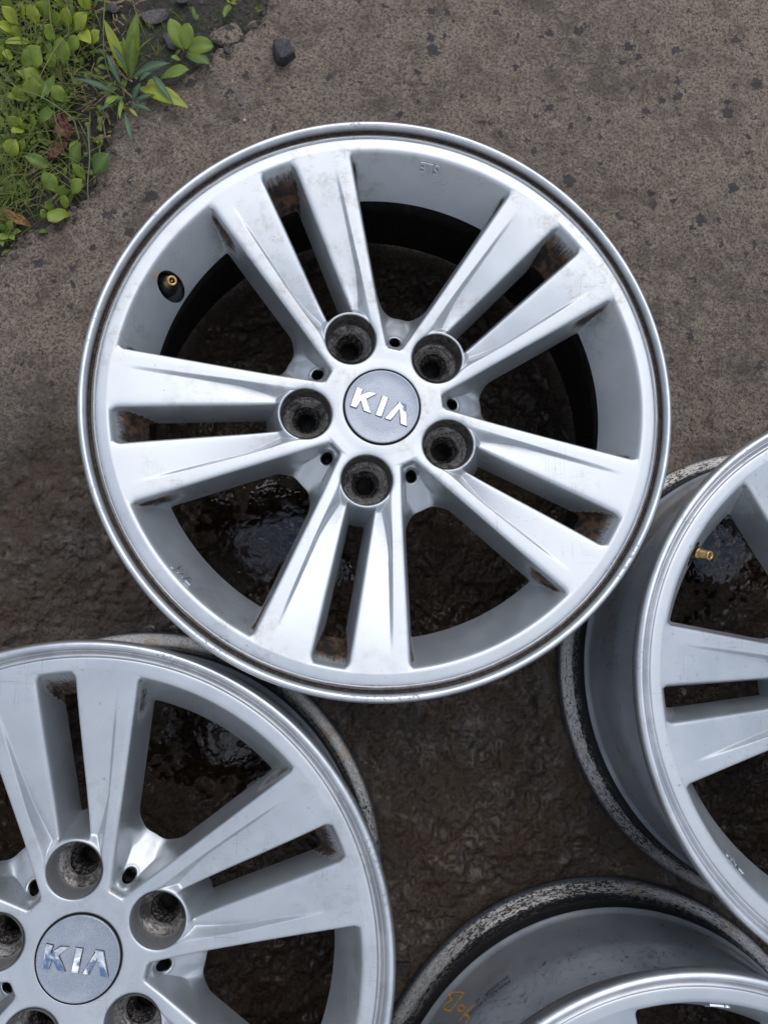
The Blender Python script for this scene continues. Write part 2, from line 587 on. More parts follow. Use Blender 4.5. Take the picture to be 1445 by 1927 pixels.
def mat_water():
    n = NT('puddle_water')
    P = n.pos()
    g = n.new('ShaderNodeBsdfGlossy')
    g.inputs['Roughness'].default_value = 0.03
    g.inputs['Color'].default_value = (1, 1, 1, 1)
    t = n.new('ShaderNodeBsdfTransparent')
    t.inputs['Color'].default_value = (0.62, 0.58, 0.52, 1)
    fr = n.new('ShaderNodeFresnel')
    fr.inputs['IOR'].default_value = 1.5
    b = n.bump(n.noise(P, 85, 3, 0.5, 0.6), 0.0012, 0.7)
    n.link(b, g.inputs['Normal'])
    n.link(b, fr.inputs['Normal'])
    ms = n.new('ShaderNodeMixShader')
    n.link(fr.outputs[0], ms.inputs[0])
    n.link(t.outputs[0], ms.inputs[1])
    n.link(g.outputs[0], ms.inputs[2])
    n.link(ms.outputs[0], n.o.inputs['Surface'])
    return n.m


def mat_chrome():
    n = NT('chrome')
    P = n.pos()
    n.set(Base_Color=(0.76, 0.78, 0.80), Metallic=1.0, Roughness=0.04)
    n.link(n.bump(n.noise(P, 70, 0, 0.4), 0.0026, 0.8), n.p.inputs['Normal'])
    return n.m


def mat_drop():
    n = NT('water_drop')
    n.set(Base_Color=(0.9, 0.95, 1.0), Roughness=0.02, Transmission_Weight=1.0, IOR=1.33)
    return n.m


M = dict(silver=mat_silver(), lip=mat_lip(), barrel=mat_barrel(), corr=mat_corroded(), inner=mat_inner(),
         bore=mat_bore(), borew=mat_borew(), seat=mat_seat(), cap=mat_cap(),
         chrome=mat_chrome(),
         gap=simple('dark_gap', (0.015, 0.013, 0.013), 0, 0.5),
         brass=simple('brass', (0.62, 0.42, 0.19), 1.0, 0.3, 0.0002, 0.35),
         rubber=simple('black_rubber', (0.012, 0.012, 0.013), 0, 0.45, 0.0003),
         raised=simple('raised_silver', (0.62, 0.65, 0.69), 0.85, 0.36),
         ink=simple('black_ink', (0.012, 0.012, 0.014), 0, 0.6),
         marker=simple('orange_marker', (0.78, 0.40, 0.07), 0, 0.55, None, 0.2),
         ground=mat_ground(), soil=mat_soil(), water=mat_water(), drop=mat_drop(),
         rock=simple('black_stone', (0.045, 0.044, 0.050), 0, 0.42, 0.0015, 0.6),
         rockp=simple('purple_stone', (0.12, 0.10, 0.105), 0, 0.5, 0.0015, 0.6),
         leaf=mat_leaf('plantain_leaf', (0.060, 0.125, 0.014), (0.230, 0.310, 0.030)),
         yleaf=mat_leaf('bright_leaf', (0.100, 0.165, 0.010), (0.380, 0.430, 0.030)),
         bleaf=mat_leaf('bluish_leaf', (0.030, 0.085, 0.040), (0.085, 0.160, 0.085), (0.30, 0.36, 0.24)),
         grass=mat_leaf('grass_blade', (0.045, 0.080, 0.010), (0.220, 0.270, 0.045)),
         straw=simple('dry_straw', (0.36, 0.28, 0.15), 0, 0.7, None, 0.4),
         dead=simple('dead_leaf', (0.19, 0.075, 0.048), 0, 0.6, 0.0012, 0.7),
         deado=simple('dead_leaf_ochre', (0.30, 0.165, 0.055), 0, 0.7, 0.0012, 0.5))

# ---------------------------------------------------------------- the wheels: where they lie
WID = 192.25
WHEELS = [  # x, y, z0, tilt x, tilt y (fitted to the photograph), turn of the pattern, turn of the cap letters
    (-0.04594, 0.15634, 0.00597, 0.00212, 0.01774, -0.6, 9.8 + 0.6),
    (-0.03535, -0.32080, -0.00716, -0.00600, -0.01304, 52.7, 20.1 - 52.7),
    (0.43874, 0.15816, 0.00025, -0.02963, 0.00065, -4.0, 40.0),
    (0.47075, -0.31881, 0.00094, -0.01349, 0.00730, 2.5, -60.0)]


def wheel_matrix(k):
    x, y, z0, tx, ty, ph, _ = WHEELS[k]
    m = Matrix.Rotation(YAW, 4, 'Z') @ Matrix.Translation((x, y, z0)) @ Matrix.Rotation(ty, 4, 'Y') \
        @ Matrix.Rotation(tx, 4, 'X') @ Matrix.Rotation(R(ph), 4, 'Z')
    return m


WM = [wheel_matrix(k) for k in range(4)]


# ---------------------------------------------------------------- ground heights
def gbase(x, y):
    """large-scale height of the slab: the wheels stand on it, so it follows their tilts"""
    num = np.zeros_like(x)
    den = np.full_like(x, 0.25)
    for m in WM:
        c, nn = m.translation, m.col[2]
        d = np.hypot(x - c.x, y - c.y) / 0.2335
        wgt = 1.0 / (0.15 + d ** 5)
        pz = c.z - ((x - c.x) * nn[0] + (y - c.y) * nn[1]) / nn[2]
        num += wgt * (pz - 0.0008)
        den += wgt
    return num / den


def px_blob(x, y, px, py, rx, ry=None):
    p = at(px, py)
    ry = ry or rx
    return np.exp(-(((x - p.x) / rx) ** 2 + ((y - p.y) / ry) ** 2))


PUDDLES = [(480, 1000, .055, .04), (430, 1080, .03, .03), (1340, 1010, .035, .055), (1400, 1070, .03, .03),
           (400, 1400, .05, .03), (640, 1080, .012, .02),  (455, 182, .008, .010), (350, 1190, .05, .006), 
           (560, 1300, .02, .02)]


def gwet(x, y):
    b = y
    a = x
    w_ = sstep(0.40, 0.10, b + 0.15 * sstep(-0.15, 0.35, a))
    w_ = np.maximum(w_ * 0.95, 0.26 * sstep(0.62, 0.3, b))
    w_ = w_ + 0.5 * px_blob(x, y, 960, 1450, .12) + 0.35 * px_blob(x, y, 60, 1100, .10) - 0.25 * px_blob(x, y, 40, 720, .09, .12)
    for m in WM:
        c = m.translation
        w_ = np.maximum(w_, sstep(0.25, 0.20, np.hypot(x - c.x, y - c.y)) * 0.95)
    return np.clip(w_, 0, 1.15)


EDGE_PX = [(520, -60), (508, 0), (503, 25), (485, 44), (462, 62), (440, 84), (415, 95), (398, 108), (372, 135),
           (345, 155), (300, 172), (262, 186), (238, 205), (222, 232), (205, 268), (200, 305), (186, 345), (172, 372),
           (150, 394), (120, 408), (96, 428), (60, 440), (32, 446), (28, 468), (10, 484), (-30, 500), (-160, 560)]
EDGE = np.array([[at(*p, -0.004).x, at(*p, -0.004).y] for p in EDGE_PX])


def edge_dist(x, y):
    """signed distance (m) from the broken edge of the slab; positive = soil side"""
    best = np.full(x.shape, 9.0)
    sgn = np.zeros(x.shape)
    for (ax, ay), (bx, by) in zip(EDGE[:-1], EDGE[1:]):
        dx, dy = bx - ax, by - ay
        t = np.clip(((x - ax) * dx + (y - ay) * dy) / (dx * dx + dy * dy), 0, 1)
        ex, ey = x - ax - t * dx, y - ay - t * dy
        d = np.hypot(ex, ey)
        s = -np.sign(dx * ey - dy * ex)
        s[s == 0] = 1
        upd = d < best - 1e-9
        best = np.where(upd, d, best)
        sgn = np.where(upd, s, sgn)
    return best * sgn


def ground_height(x, y):
    wet = gwet(x, y)
    g = gbase(x, y)
    amp = 1.05 + 0.95 * np.clip(wet, 0, 1)
    for m in WM:   # the wheels have worn their own seats: quiet under the flanges
        c = m.translation
        d = np.hypot(x - c.x, y - c.y)
        amp = amp * (1 - 0.55 * np.exp(-((d - .232) / .012) ** 2))
    n1 = vnoise(x, y, .045, 1)
    n2 = vnoise(x, y, .017, 2)
    n3 = vnoise(x, y, .0078, 3)
    n4 = vnoise(x, y, .0045, 4)
    ridge = 1 - np.abs(vnoise(x * .9 + y * .45, y * .9 - x * .45, .028, 5)) * 2
    h = 0.0009 * n1 + 0.0008 * n2 + 0.0005 * n3 * amp + 0.0005 * n4 * amp + 0.0004 * ridge * np.clip(wet, 0, 1)
    pits = np.clip(vnoise(x, y, .011, 6) - 0.55, 0, 1) * 0.004
    h = h * amp - pits - 0.0009 * amp
    for (px, py, rx, ry) in PUDDLES:
        h = h - 0.0026 * px_blob(x, y, px, py, rx, ry)
    return g + h


GX = np.arange(-0.47, 0.62, 0.0019)
GY = np.arange(-0.52, 0.84, 0.0019)
X, Y = np.meshgrid(GX, GY)
Z = ground_height(X, Y)
near = np.clip(1 - np.hypot(X - EDGE[:, 0].mean(), Y - EDGE[:, 1].mean()) / 0.5, 0, 1)
D = edge_dist(X, Y) + (0.0022 * vnoise(X, Y, .012, 8) + 0.0012 * vnoise(X, Y, .005, 9))
# the slab edge crumbles: rough shoulder, then a steep broken face
crumb = sstep(-0.035, 0.0, D) * (0.0022 * vnoise(X, Y, .010, 12) - 0.0012)
Z = Z + crumb - np.where(D > 0, np.minimum(D * 2.2, 0.04), 0) - sstep(-.006, 0, D) * .0015
bt = np.minimum.reduce([X - GX[0], GX[-1] - X, Y - GY[0], GY[-1] - Y])
Z = Z * sstep(0, 0.03, bt) - 0.0  # meets the surrounding sheet level
ny, nx = X.shape
idx = np.arange(ny * nx).reshape(ny, nx)
quads = np.stack([idx[:-1, :-1], idx[:-1, 1:], idx[1:, 1:], idx[1:, :-1]], -1)
keep = ~((D[:-1, :-1] > 0.02) & (D[1:, 1:] > 0.02) & (bt[:-1, :-1] > 0.02))
quads = quads[keep]
co = np.stack([X.ravel(), Y.ravel(), Z.ravel()], -1)
# surrounding sheet out to the horizon, joined to the fine grid's border
border = np.concatenate([idx[0, :], idx[1:, -1], idx[-1, -2::-1], idx[-2:0:-1, 0]])
bc = co[border]
rings = [bc]
for s_ in (1.15, 1.6, 3, 10, 60, 250):
    c0 = np.array([0.07, 0.16, 0])
    rr = (bc - c0) * s_ + c0
    rr[:, 2] = 0
    rings.append(rr)
nb = len(border)
base0 = len(co)
extra = np.concatenate(rings[1:])
co = np.concatenate([co, extra])
fr = []
for k in range(len(rings) - 1):
    i0 = border if k == 0 else base0 + (k - 1) * nb + np.arange(nb)
    i1 = base0 + k * nb + np.arange(nb)
    fr.append(np.stack([i0, i1, np.roll(i1, -1), np.roll(i0, -1)], -1))
quads = np.concatenate([quads, *fr])
wetv = np.concatenate([gwet(X, Y).ravel(), np.full(len(extra), 0.4)])
g_o = mesh_obj('ground', co, quads, M['ground'], attrs={'wet': wetv})
tag(g_o, kind='structure')

# soil under the weeds, beyond the broken edge
sx = np.arange(-0.56, 0.16, 0.0022)
sy = np.arange(0.20, 0.84, 0.0022)
SX, SY = np.meshgrid(sx, sy)
SD = edge_dist(SX, SY)


def soil_h(x, y):
    return (-0.0085 + 0.003 * vnoise(x, y, .035, 21) + 0.0018 * vnoise(x, y, .012, 22) + 0.0009 * vnoise(x, y, .005, 23)
            + 0.0003 * vnoise(x, y, .003, 24))


SZ = soil_h(SX, SY) - 0.002 - sstep(-0.004, -0.012, SD) * 0.02
sidx = np.arange(SX.size).reshape(SX.shape)
sq = np.stack([sidx[:-1, :-1], sidx[:-1, 1:], sidx[1:, 1:], sidx[1:, :-1]], -1)
sq = sq[(SD[:-1, :-1] > -0.014)]
mossv = px_blob(SX, SY, 400, 30, .085, .05) + px_blob(SX, SY, 20, 480, .03) + px_blob(SX, SY, 270, 75, .04)
s_o = mesh_obj('soil', np.stack([SX.ravel(), SY.ravel(), SZ.ravel()], -1), sq, M['soil'],
               attrs={'moss': np.clip(mossv, 0, 1).ravel()})
tag(s_o, kind='structure')

# standing water: a level film that fills what is low
wx = np.arange(-0.35, 0.56, 0.004)
wy = np.arange(-0.45, 0.62, 0.004)
WX, WY = np.meshgrid(wx, wy)
pm = np.zeros_like(WX)
for (px, py, rx, ry) in PUDDLES:
    pm = np.maximum(pm, px_blob(WX, WY, px, py, rx * 1.25, ry * 1.25))
pm = pm + 0.22 * vnoise(WX, WY, .02, 31) * (pm > 0.03)
WZ = gbase(WX, WY) - 0.0019 - (1 - sstep(0.10, 0.42, pm)) * 0.0035
widx = np.arange(WX.size).reshape(WX.shape)
wq = np.stack([widx[:-1, :-1], widx[:-1, 1:], widx[1:, 1:], widx[1:, :-1]], -1)
wq = wq[(pm[:-1, :-1] > 0.08)]
w_o = mesh_obj('water', np.stack([WX.ravel(), WY.ravel(), WZ.ravel()], -1), wq, M['water'])
tag(w_o, kind='structure')


# ---------------------------------------------------------------- wheel face: height below the lip, mm
def dep(r):
    x = np.clip((r - 40) / 172.0, 0, 1)
    return 26 - 21 * x ** 1.3


def soft(d, rho=0.9):
    return 0.5 * (d + np.sqrt(d * d + rho * rho))


def smin(a, b, k):
    h = np.clip(0.5 + 0.5 * (b - a) / k, 0, 1)
    return b * (1 - h) + a * h - k * h * (1 - h)


def rcorner(a, b, Rr):
    q1, q2 = Rr - a, Rr - b
    return Rr - (np.hypot(np.maximum(q1, 0), np.maximum(q2, 0)) + np.minimum(np.maximum(q1, q2), 0))


def fold72(th, off):
    return (th - off + math.pi / 5) % (2 * math.pi / 5) - math.pi / 5


_IPC = {}


def ip(x, xs, ys, sm=4.0):
    """table lookup along a smoothed curve"""
    key = (tuple(xs), tuple(ys))
    if key not in _IPC:
        gx = np.arange(20, 240, 0.5)
        gy = np.interp(gx, xs, ys)
        kk = np.exp(-0.5 * (np.arange(-24, 25) * 0.5 / sm) ** 2)
        kk /= kk.sum()
        lin = (np.pad(gy, 24, mode='reflect', reflect_type='odd'))
        _IPC[key] = (gx, np.convolve(lin, kk, 'valid'))
    gx, gy = _IPC[key]
    return np.interp(x, gx, gy)


BOLT_R = 62.3
VALVE = (197.5, math.pi)


def face(r, th):
    """returns depth below lip top (mm), and the signed 'hole' value (positive = cut away), dirt"""
    ab = fold72(th, 0)
    xb, yb = r * np.cos(ab), np.abs(r * np.sin(ab))
    aw = fold72(th, math.pi / 5)
    xw, yw = r * np.cos(aw), np.abs(r * np.sin(aw))
    base = dep(r)
    # large window
    yE = 15.1 + 0.42 * (xw - 72)
    ds = (yE - yw) * 0.92
    do = 209.6 - r
    di = (xw - 50.2)
    dall = rcorner(rcorner(ds, do, 6.0), di, 5.0)
    slope_s = ip(xw, [50, 70, 100], [2.8, 4.4, 7.2])
    Ds = slope_s * soft(ds, 1.1)
    Do = 1.78 * soft(do, 0.9)
    fl = ip(xw, [44, 49.5, 50.2, 51.4, 53, 56, 62, 68, 74, 79, 83, 86.5, 89.5, 93, 97],
            [0, .15, .8, 3.8, 7.0, 10.2, 15.4, 20.4, 25.2, 29.2, 32.2, 35.2, 38.7, 46, 58], 0.9)
    fl = fl + 0.9 * np.exp(-(yw / 5.0) ** 2) * sstep(66, 78, xw) * -1.0
    Dw = smin(Ds, Do, 0.3 + 10.0 * sstep(1, 14, np.minimum(Ds, Do)))
    Dw = smin(Dw, fl, 0.3 + 4.0 * sstep(1, 10, np.minimum(Dw, fl)))
    # big concave radius where the web sweeps into the two spokes
    ca, cb = ds - 5.0, xw - 88.5
    q1, q2 = np.maximum(14.0 - ca, 0.01), np.maximum(14.0 - cb, 0)
    tt_ = q1 ** 2 / (q1 ** 2 + q2 ** 2 + 1e-6)
    dh = rcorner(ca, cb, 14.0)
    cap = 37.0 + np.exp(np.log(0.95) * (1 - tt_) + np.log(7.2) * tt_) * dh + 26 * sstep(94, 60, xw)
    Dw = Dw + (smin(Dw, cap, 5.0) - Dw) * sstep(5, 20, Dw)
    Dw = np.minimum(Dw, 7.2 * soft(dall, 1.0))
    Dw = soft(Dw - 0.1, 0.7)
    hole_w = np.where(dall > 2, Dw - 37.0, -5)
    # slot between the two arms of a spoke
    hs = 10.9 + 0.0235 * (xb - 84)
    sds = hs - yb
    sdo = 210.4 - r
    rb = np.hypot(xb - BOLT_R, yb)
    sdi = rb - 22.9
    sdi = np.where(xb < 70, -5, sdi)
    sall = rcorner(rcorner(sds, sdo, 7.0), sdi, 2.5)
    Ss = 7.5 * soft(sds, 1.0)
    So = 1.85 * soft(sdo, 0.9)
    Si = 3.2 * soft(sdi, 1.2)
    Dsl = smin(Ss, So, 0.3 + 10.0 * sstep(1, 14, np.minimum(Ss, So)))
    Dsl = smin(Dsl, Si, 0.3 + 4.0 * sstep(1, 10, np.minimum(Dsl, Si)))
    Dsl = np.minimum(Dsl, 7.5 * soft(sall, 1.0))
    hole_s = np.where(sall > 2, Dsl - 37.0, -5)
    # the step between the raised band beside the window and the lower facet beside the slot
    yi = 21.7 + 0.197 * (xb - 66)
    yf = ip(xb, [78, 84, 93, 112, 137, 150, 184, 205], [13.0, 15.6, 20.2, 27.3, 34.2, 37.6, 44.0, 47.6], 7.0)
    yf = np.minimum(yf, yi - 3.4)
    F = ip(xb, [52, 60, 68, 84, 100, 118, 145, 175, 194], [0, 2.0, 5.8, 8.0, 8.6, 7.0, 3.7, 1.1, 0])
    t = np.clip((yi - yb) / (yi - yf), 0, 1)
    t = t * t * (3 - 2 * t)
    dyf = np.clip((yf - yb) / np.maximum(yf - hs, 2), 0, 1)
    St = F * t * (1 - 0.25 * dyf)
    ring = 1.7 * soft(rb - 22.3, 1.5)
    St = soft(smin(St, ring, 0.2 + 2.0 * sstep(.5, 4, np.minimum(St, ring))), 0.4) * sstep(50, 64, xb)
    Dtot = smin(Dsl + St, Dsl + 40, 1)
    Dp = Dw + St * (1 - sstep(0.6, 2.5, Dw)) + soft(Dsl - 0.1, 1.0)
    # round lug hole, small hole, hub bore, outer edge: rounded edges
    Dp = Dp + 3.2 * soft(20.6 - rb, 1.2)
    rh = np.hypot(xw - 60.3, yw)
    Dp = Dp + 2.4 * soft(5.3 - rh, 0.9) - 0.5 * np.exp(-((rh - 6.6) / 0.9) ** 2)
    Dp = Dp + 2.0 * soft(31.5 - r, 0.7)
    Dp = Dp + 2.5 * soft(r - 220.3, 0.6)
    d = base + Dp
    hv = 1 - np.hypot((r - VALVE[0]) / 7.6, (np.abs((th - VALVE[1] + math.pi) % (2 * math.pi) - math.pi)) * r / 10.4)
    hole = np.maximum.reduce([hole_w / 5.0, hole_s / 5.0, 19.9 - rb, 4.7 - rh, 31.1 - r, hv * 6])
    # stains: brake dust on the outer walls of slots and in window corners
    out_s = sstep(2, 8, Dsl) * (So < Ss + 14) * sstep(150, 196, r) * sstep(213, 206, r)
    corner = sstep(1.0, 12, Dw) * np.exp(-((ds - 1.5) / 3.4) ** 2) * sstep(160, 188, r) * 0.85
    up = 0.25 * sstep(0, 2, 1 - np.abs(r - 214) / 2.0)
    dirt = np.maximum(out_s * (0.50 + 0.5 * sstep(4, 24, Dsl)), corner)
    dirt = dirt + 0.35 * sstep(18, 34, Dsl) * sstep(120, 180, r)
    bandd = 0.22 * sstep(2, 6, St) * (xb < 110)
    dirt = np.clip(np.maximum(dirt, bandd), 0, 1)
    return d, hole, dirt, xb, yb, Dw, Dsl


def face_z(r, th):
    return WID - face(np.asarray(r, float), np.asarray(th, float))[0]


def build_face(parent):
    rr = np.concatenate([np.arange(31.0, 100, 0.75), np.arange(100, 221.5, 0.8)])
    nth = 1700
    tt = np.linspace(0, 2 * np.pi, nth, endpoint=False)
    RR, TT = np.meshgrid(rr, tt, indexing='ij')
    RR, TT = RR.copy(), TT.copy()
    _, hole, *_r = face(RR, TT)
    # pull the vertices just inside a hole back onto its outline
    for _ in range(3):
        e = 0.05
        h0 = face(RR, TT)[1]
        hr = (face(RR + e, TT)[1] - h0) / e
        ht = (face(RR, TT + e / RR)[1] - h0) / e
        g2 = hr * hr + ht * ht + 1e-6
        inside = (hole > 0) & (hole < 3.0)
        st = np.where(inside, np.clip(h0 / g2, -2.0, 2.0), 0)
        lim = 0.7 / np.maximum(np.sqrt(g2) * np.abs(st) + 1e-9, 0.7)
        RR -= st * hr * lim
        TT -= st * ht * lim / RR
    kv = hole <= 0
    f4 = lambda a: np.stack([a[:-1, :], a[1:, :], np.roll(a, -1, 1)[1:, :], np.roll(a, -1, 1)[:-1, :]], -1)
    keepf = f4(kv).sum(-1) >= 1
    # a face must lie on or outside the cut line at its centre
    d, hole2, dirt, xb, yb, Dw, Dsl = face(RR, TT)
    keepf &= (f4(hole2).min(-1) < 0.02) & (f4(hole2).max(-1) < 1.2)
    Xv, Yv, Zv = RR * np.cos(TT), RR * np.sin(TT), WID - np.minimum(d, 75)
    e = 0.12
    zx = (face_z(np.hypot(Xv + e, Yv), np.arctan2(Yv, Xv + e)) - face_z(np.hypot(Xv - e, Yv), np.arctan2(Yv, Xv - e))) / (2 * e)
    zy = (face_z(np.hypot(Xv, Yv + e), np.arctan2(Yv + e, Xv)) - face_z(np.hypot(Xv, Yv - e), np.arctan2(Yv - e, Xv))) / (2 * e)
    nn = np.stack([-zx, -zy, np.ones_like(zx)], -1)
    nn /= np.linalg.norm(nn, axis=-1, keepdims=True)
    idm = np.arange(RR.size).reshape(RR.shape)
    Q = f4(idm)[keepf]
    rc = f4(RR)[keepf].mean(-1)
    tc_ = np.arctan2(f4(np.sin(TT))[keepf].mean(-1), f4(np.cos(TT))[keepf].mean(-1))
    # which piece a face belongs to
    ab = fold72(tc_, 0)
    sector = np.round((tc_ - ab) / (2 * math.pi / 5)).astype(int) % 5
    piece = np.where(rc < 87, 0, np.where(rc > 204.5, 1, 2 + sector * 2 + (ab > 0)))
    dwf, dsf = f4(Dw)[keepf].mean(-1), f4(Dsl)[keepf].mean(-1)
    wall = (rc > 183) & ((np.abs(ab) * 180 / math.pi > 19.5) | (np.abs(ab) * 180 / math.pi < 2.6))
    piece = np.where(wall, 1, piece)
    C = np.stack([Xv, Yv, Zv], -1).reshape(-1, 3) / 1000
    NN = nn.reshape(-1, 3)
    DD = dirt.ravel()
    names = {0: 'hub', 1: 'face_ring'}
    for p in range(12):
        q = Q[piece == p]
        u, inv = np.unique(q.ravel(), return_inverse=True)
        mesh_obj(names.get(p, 'spoke'), C[u], inv.reshape(-1, 4), M['silver'], parent, normals=NN[u], attrs={'dirt': DD[u]})


def text_on_wall(txt, size, r0, th0, parent, name, raise_=1.2):
    cu = bpy.data.curves.new('t', 'FONT')
    cu.body = txt
    cu.size = size / 1000
    cu.extrude = 0.0006
    cu.bevel_depth = 0.00025
    cu.offset = 0.00015
    cu.resolution_u = 4
    cu.align_x = 'CENTER'
    o = bpy.data.objects.new('t', cu)
    COL.objects.link(o)
    dg = bpy.context.evaluated_depsgraph_get()
    me = o.evaluated_get(dg).to_mesh()
    v = np.array([x.co[:] for x in me.vertices]) * 1000
    f = [tuple(p.vertices) for p in me.polygons]
    o.evaluated_get(dg).to_mesh_clear()
    bpy.data.objects.remove(o)
    bpy.data.curves.remove(cu)
    # letters stand on the sloping outer wall, heads towards the hub
    r = r0 - v[:, 1] * 0.50
    th = th0 + v[:, 0] / r0
    up = v[:, 2] + raise_
    z = face_z(r, th) + up * 0.49
    rr_ = r - up * 0.87
    co_ = np.stack([rr_ * np.cos(th), rr_ * np.sin(th), z], -1) / 1000
    return mesh_obj(name, co_, f, M['raised'], parent, smooth=False)


def prism(name, poly, z0, z1, mat, parent, bev=0.35):
    """flat plate with chamfered upper edge from an outline in mm"""
    p = np.array(poly, float)
    c = p.mean(0)
    nxt, prv = np.roll(p, -1, 0), np.roll(p, 1, 0)
    e1, e2 = nxt - p, p - prv
    n1 = np.stack([e1[:, 1], -e1[:, 0]], 1) / np.linalg.norm(e1, axis=1)[:, None]
    n2 = np.stack([e2[:, 1], -e2[:, 0]], 1) / np.linalg.norm(e2, axis=1)[:, None]
    area = 0.5 * np.sum(p[:, 0] * nxt[:, 1] - nxt[:, 0] * p[:, 1])
    sg = 1 if area > 0 else -1
    b = (n1 + n2) * sg
    b /= np.maximum(np.linalg.norm(b, axis=1)[:, None], 0.3)
    q = p - b * bev
    k = len(p)
    co_ = np.concatenate([np.c_[p, np.full(k, z0)], np.c_[p, np.full(k, z1 - bev)], np.c_[q, np.full(k, z1)]]) / 1000
    fs = []
    for i in range(k):
        j = (i + 1) % k
        a = [(i, j, k + j, k + i), (k + i, k + j, 2 * k + j, 2 * k + i)]
        fs += a if sg > 0 else [x[::-1] for x in a]
    top = list(range(2 * k, 3 * k))
    fs.append(tuple(top if sg > 0 else top[::-1]))
    return mesh_obj(name, co_, fs, mat, parent, smooth=False)


def rot2(pts, deg, off=(0, 0)):
    a = R(deg)
    return [((x + off[0]) * math.cos(a) - (y + off[1]) * math.sin(a), (x + off[0]) * math.sin(a) + (y + off[1]) * math.cos(a)) for x, y in pts]


LET = {  # outlines in mm about the middle of the cap, reading along +x
    'letter_k': [(-24.6, 8.0), (-19.3, 7.6), (-19.6, 2.2), (-14.6, 7.3), (-7.6, 8.2), (-14.0, 1.2), (-6.8, -9.0), (-13.0, -8.9),
                 (-18.0, -1.6), (-19.2, -9.0), (-24.4, -9.0)],
    'letter_i': [(-3.4, 8.2), (2.4, 8.2), (2.4, -9.0), (-2.8, -9.0), (-2.8, 7.2)],
    'letter_a': [(11.2, 8.2), (17.6, 8.2), (24.4, -9.0), (18.8, -9.0), (14.0, 2.6), (10.2, -9.0), (5.2, -9.0), (11.6, 7.0)],
}


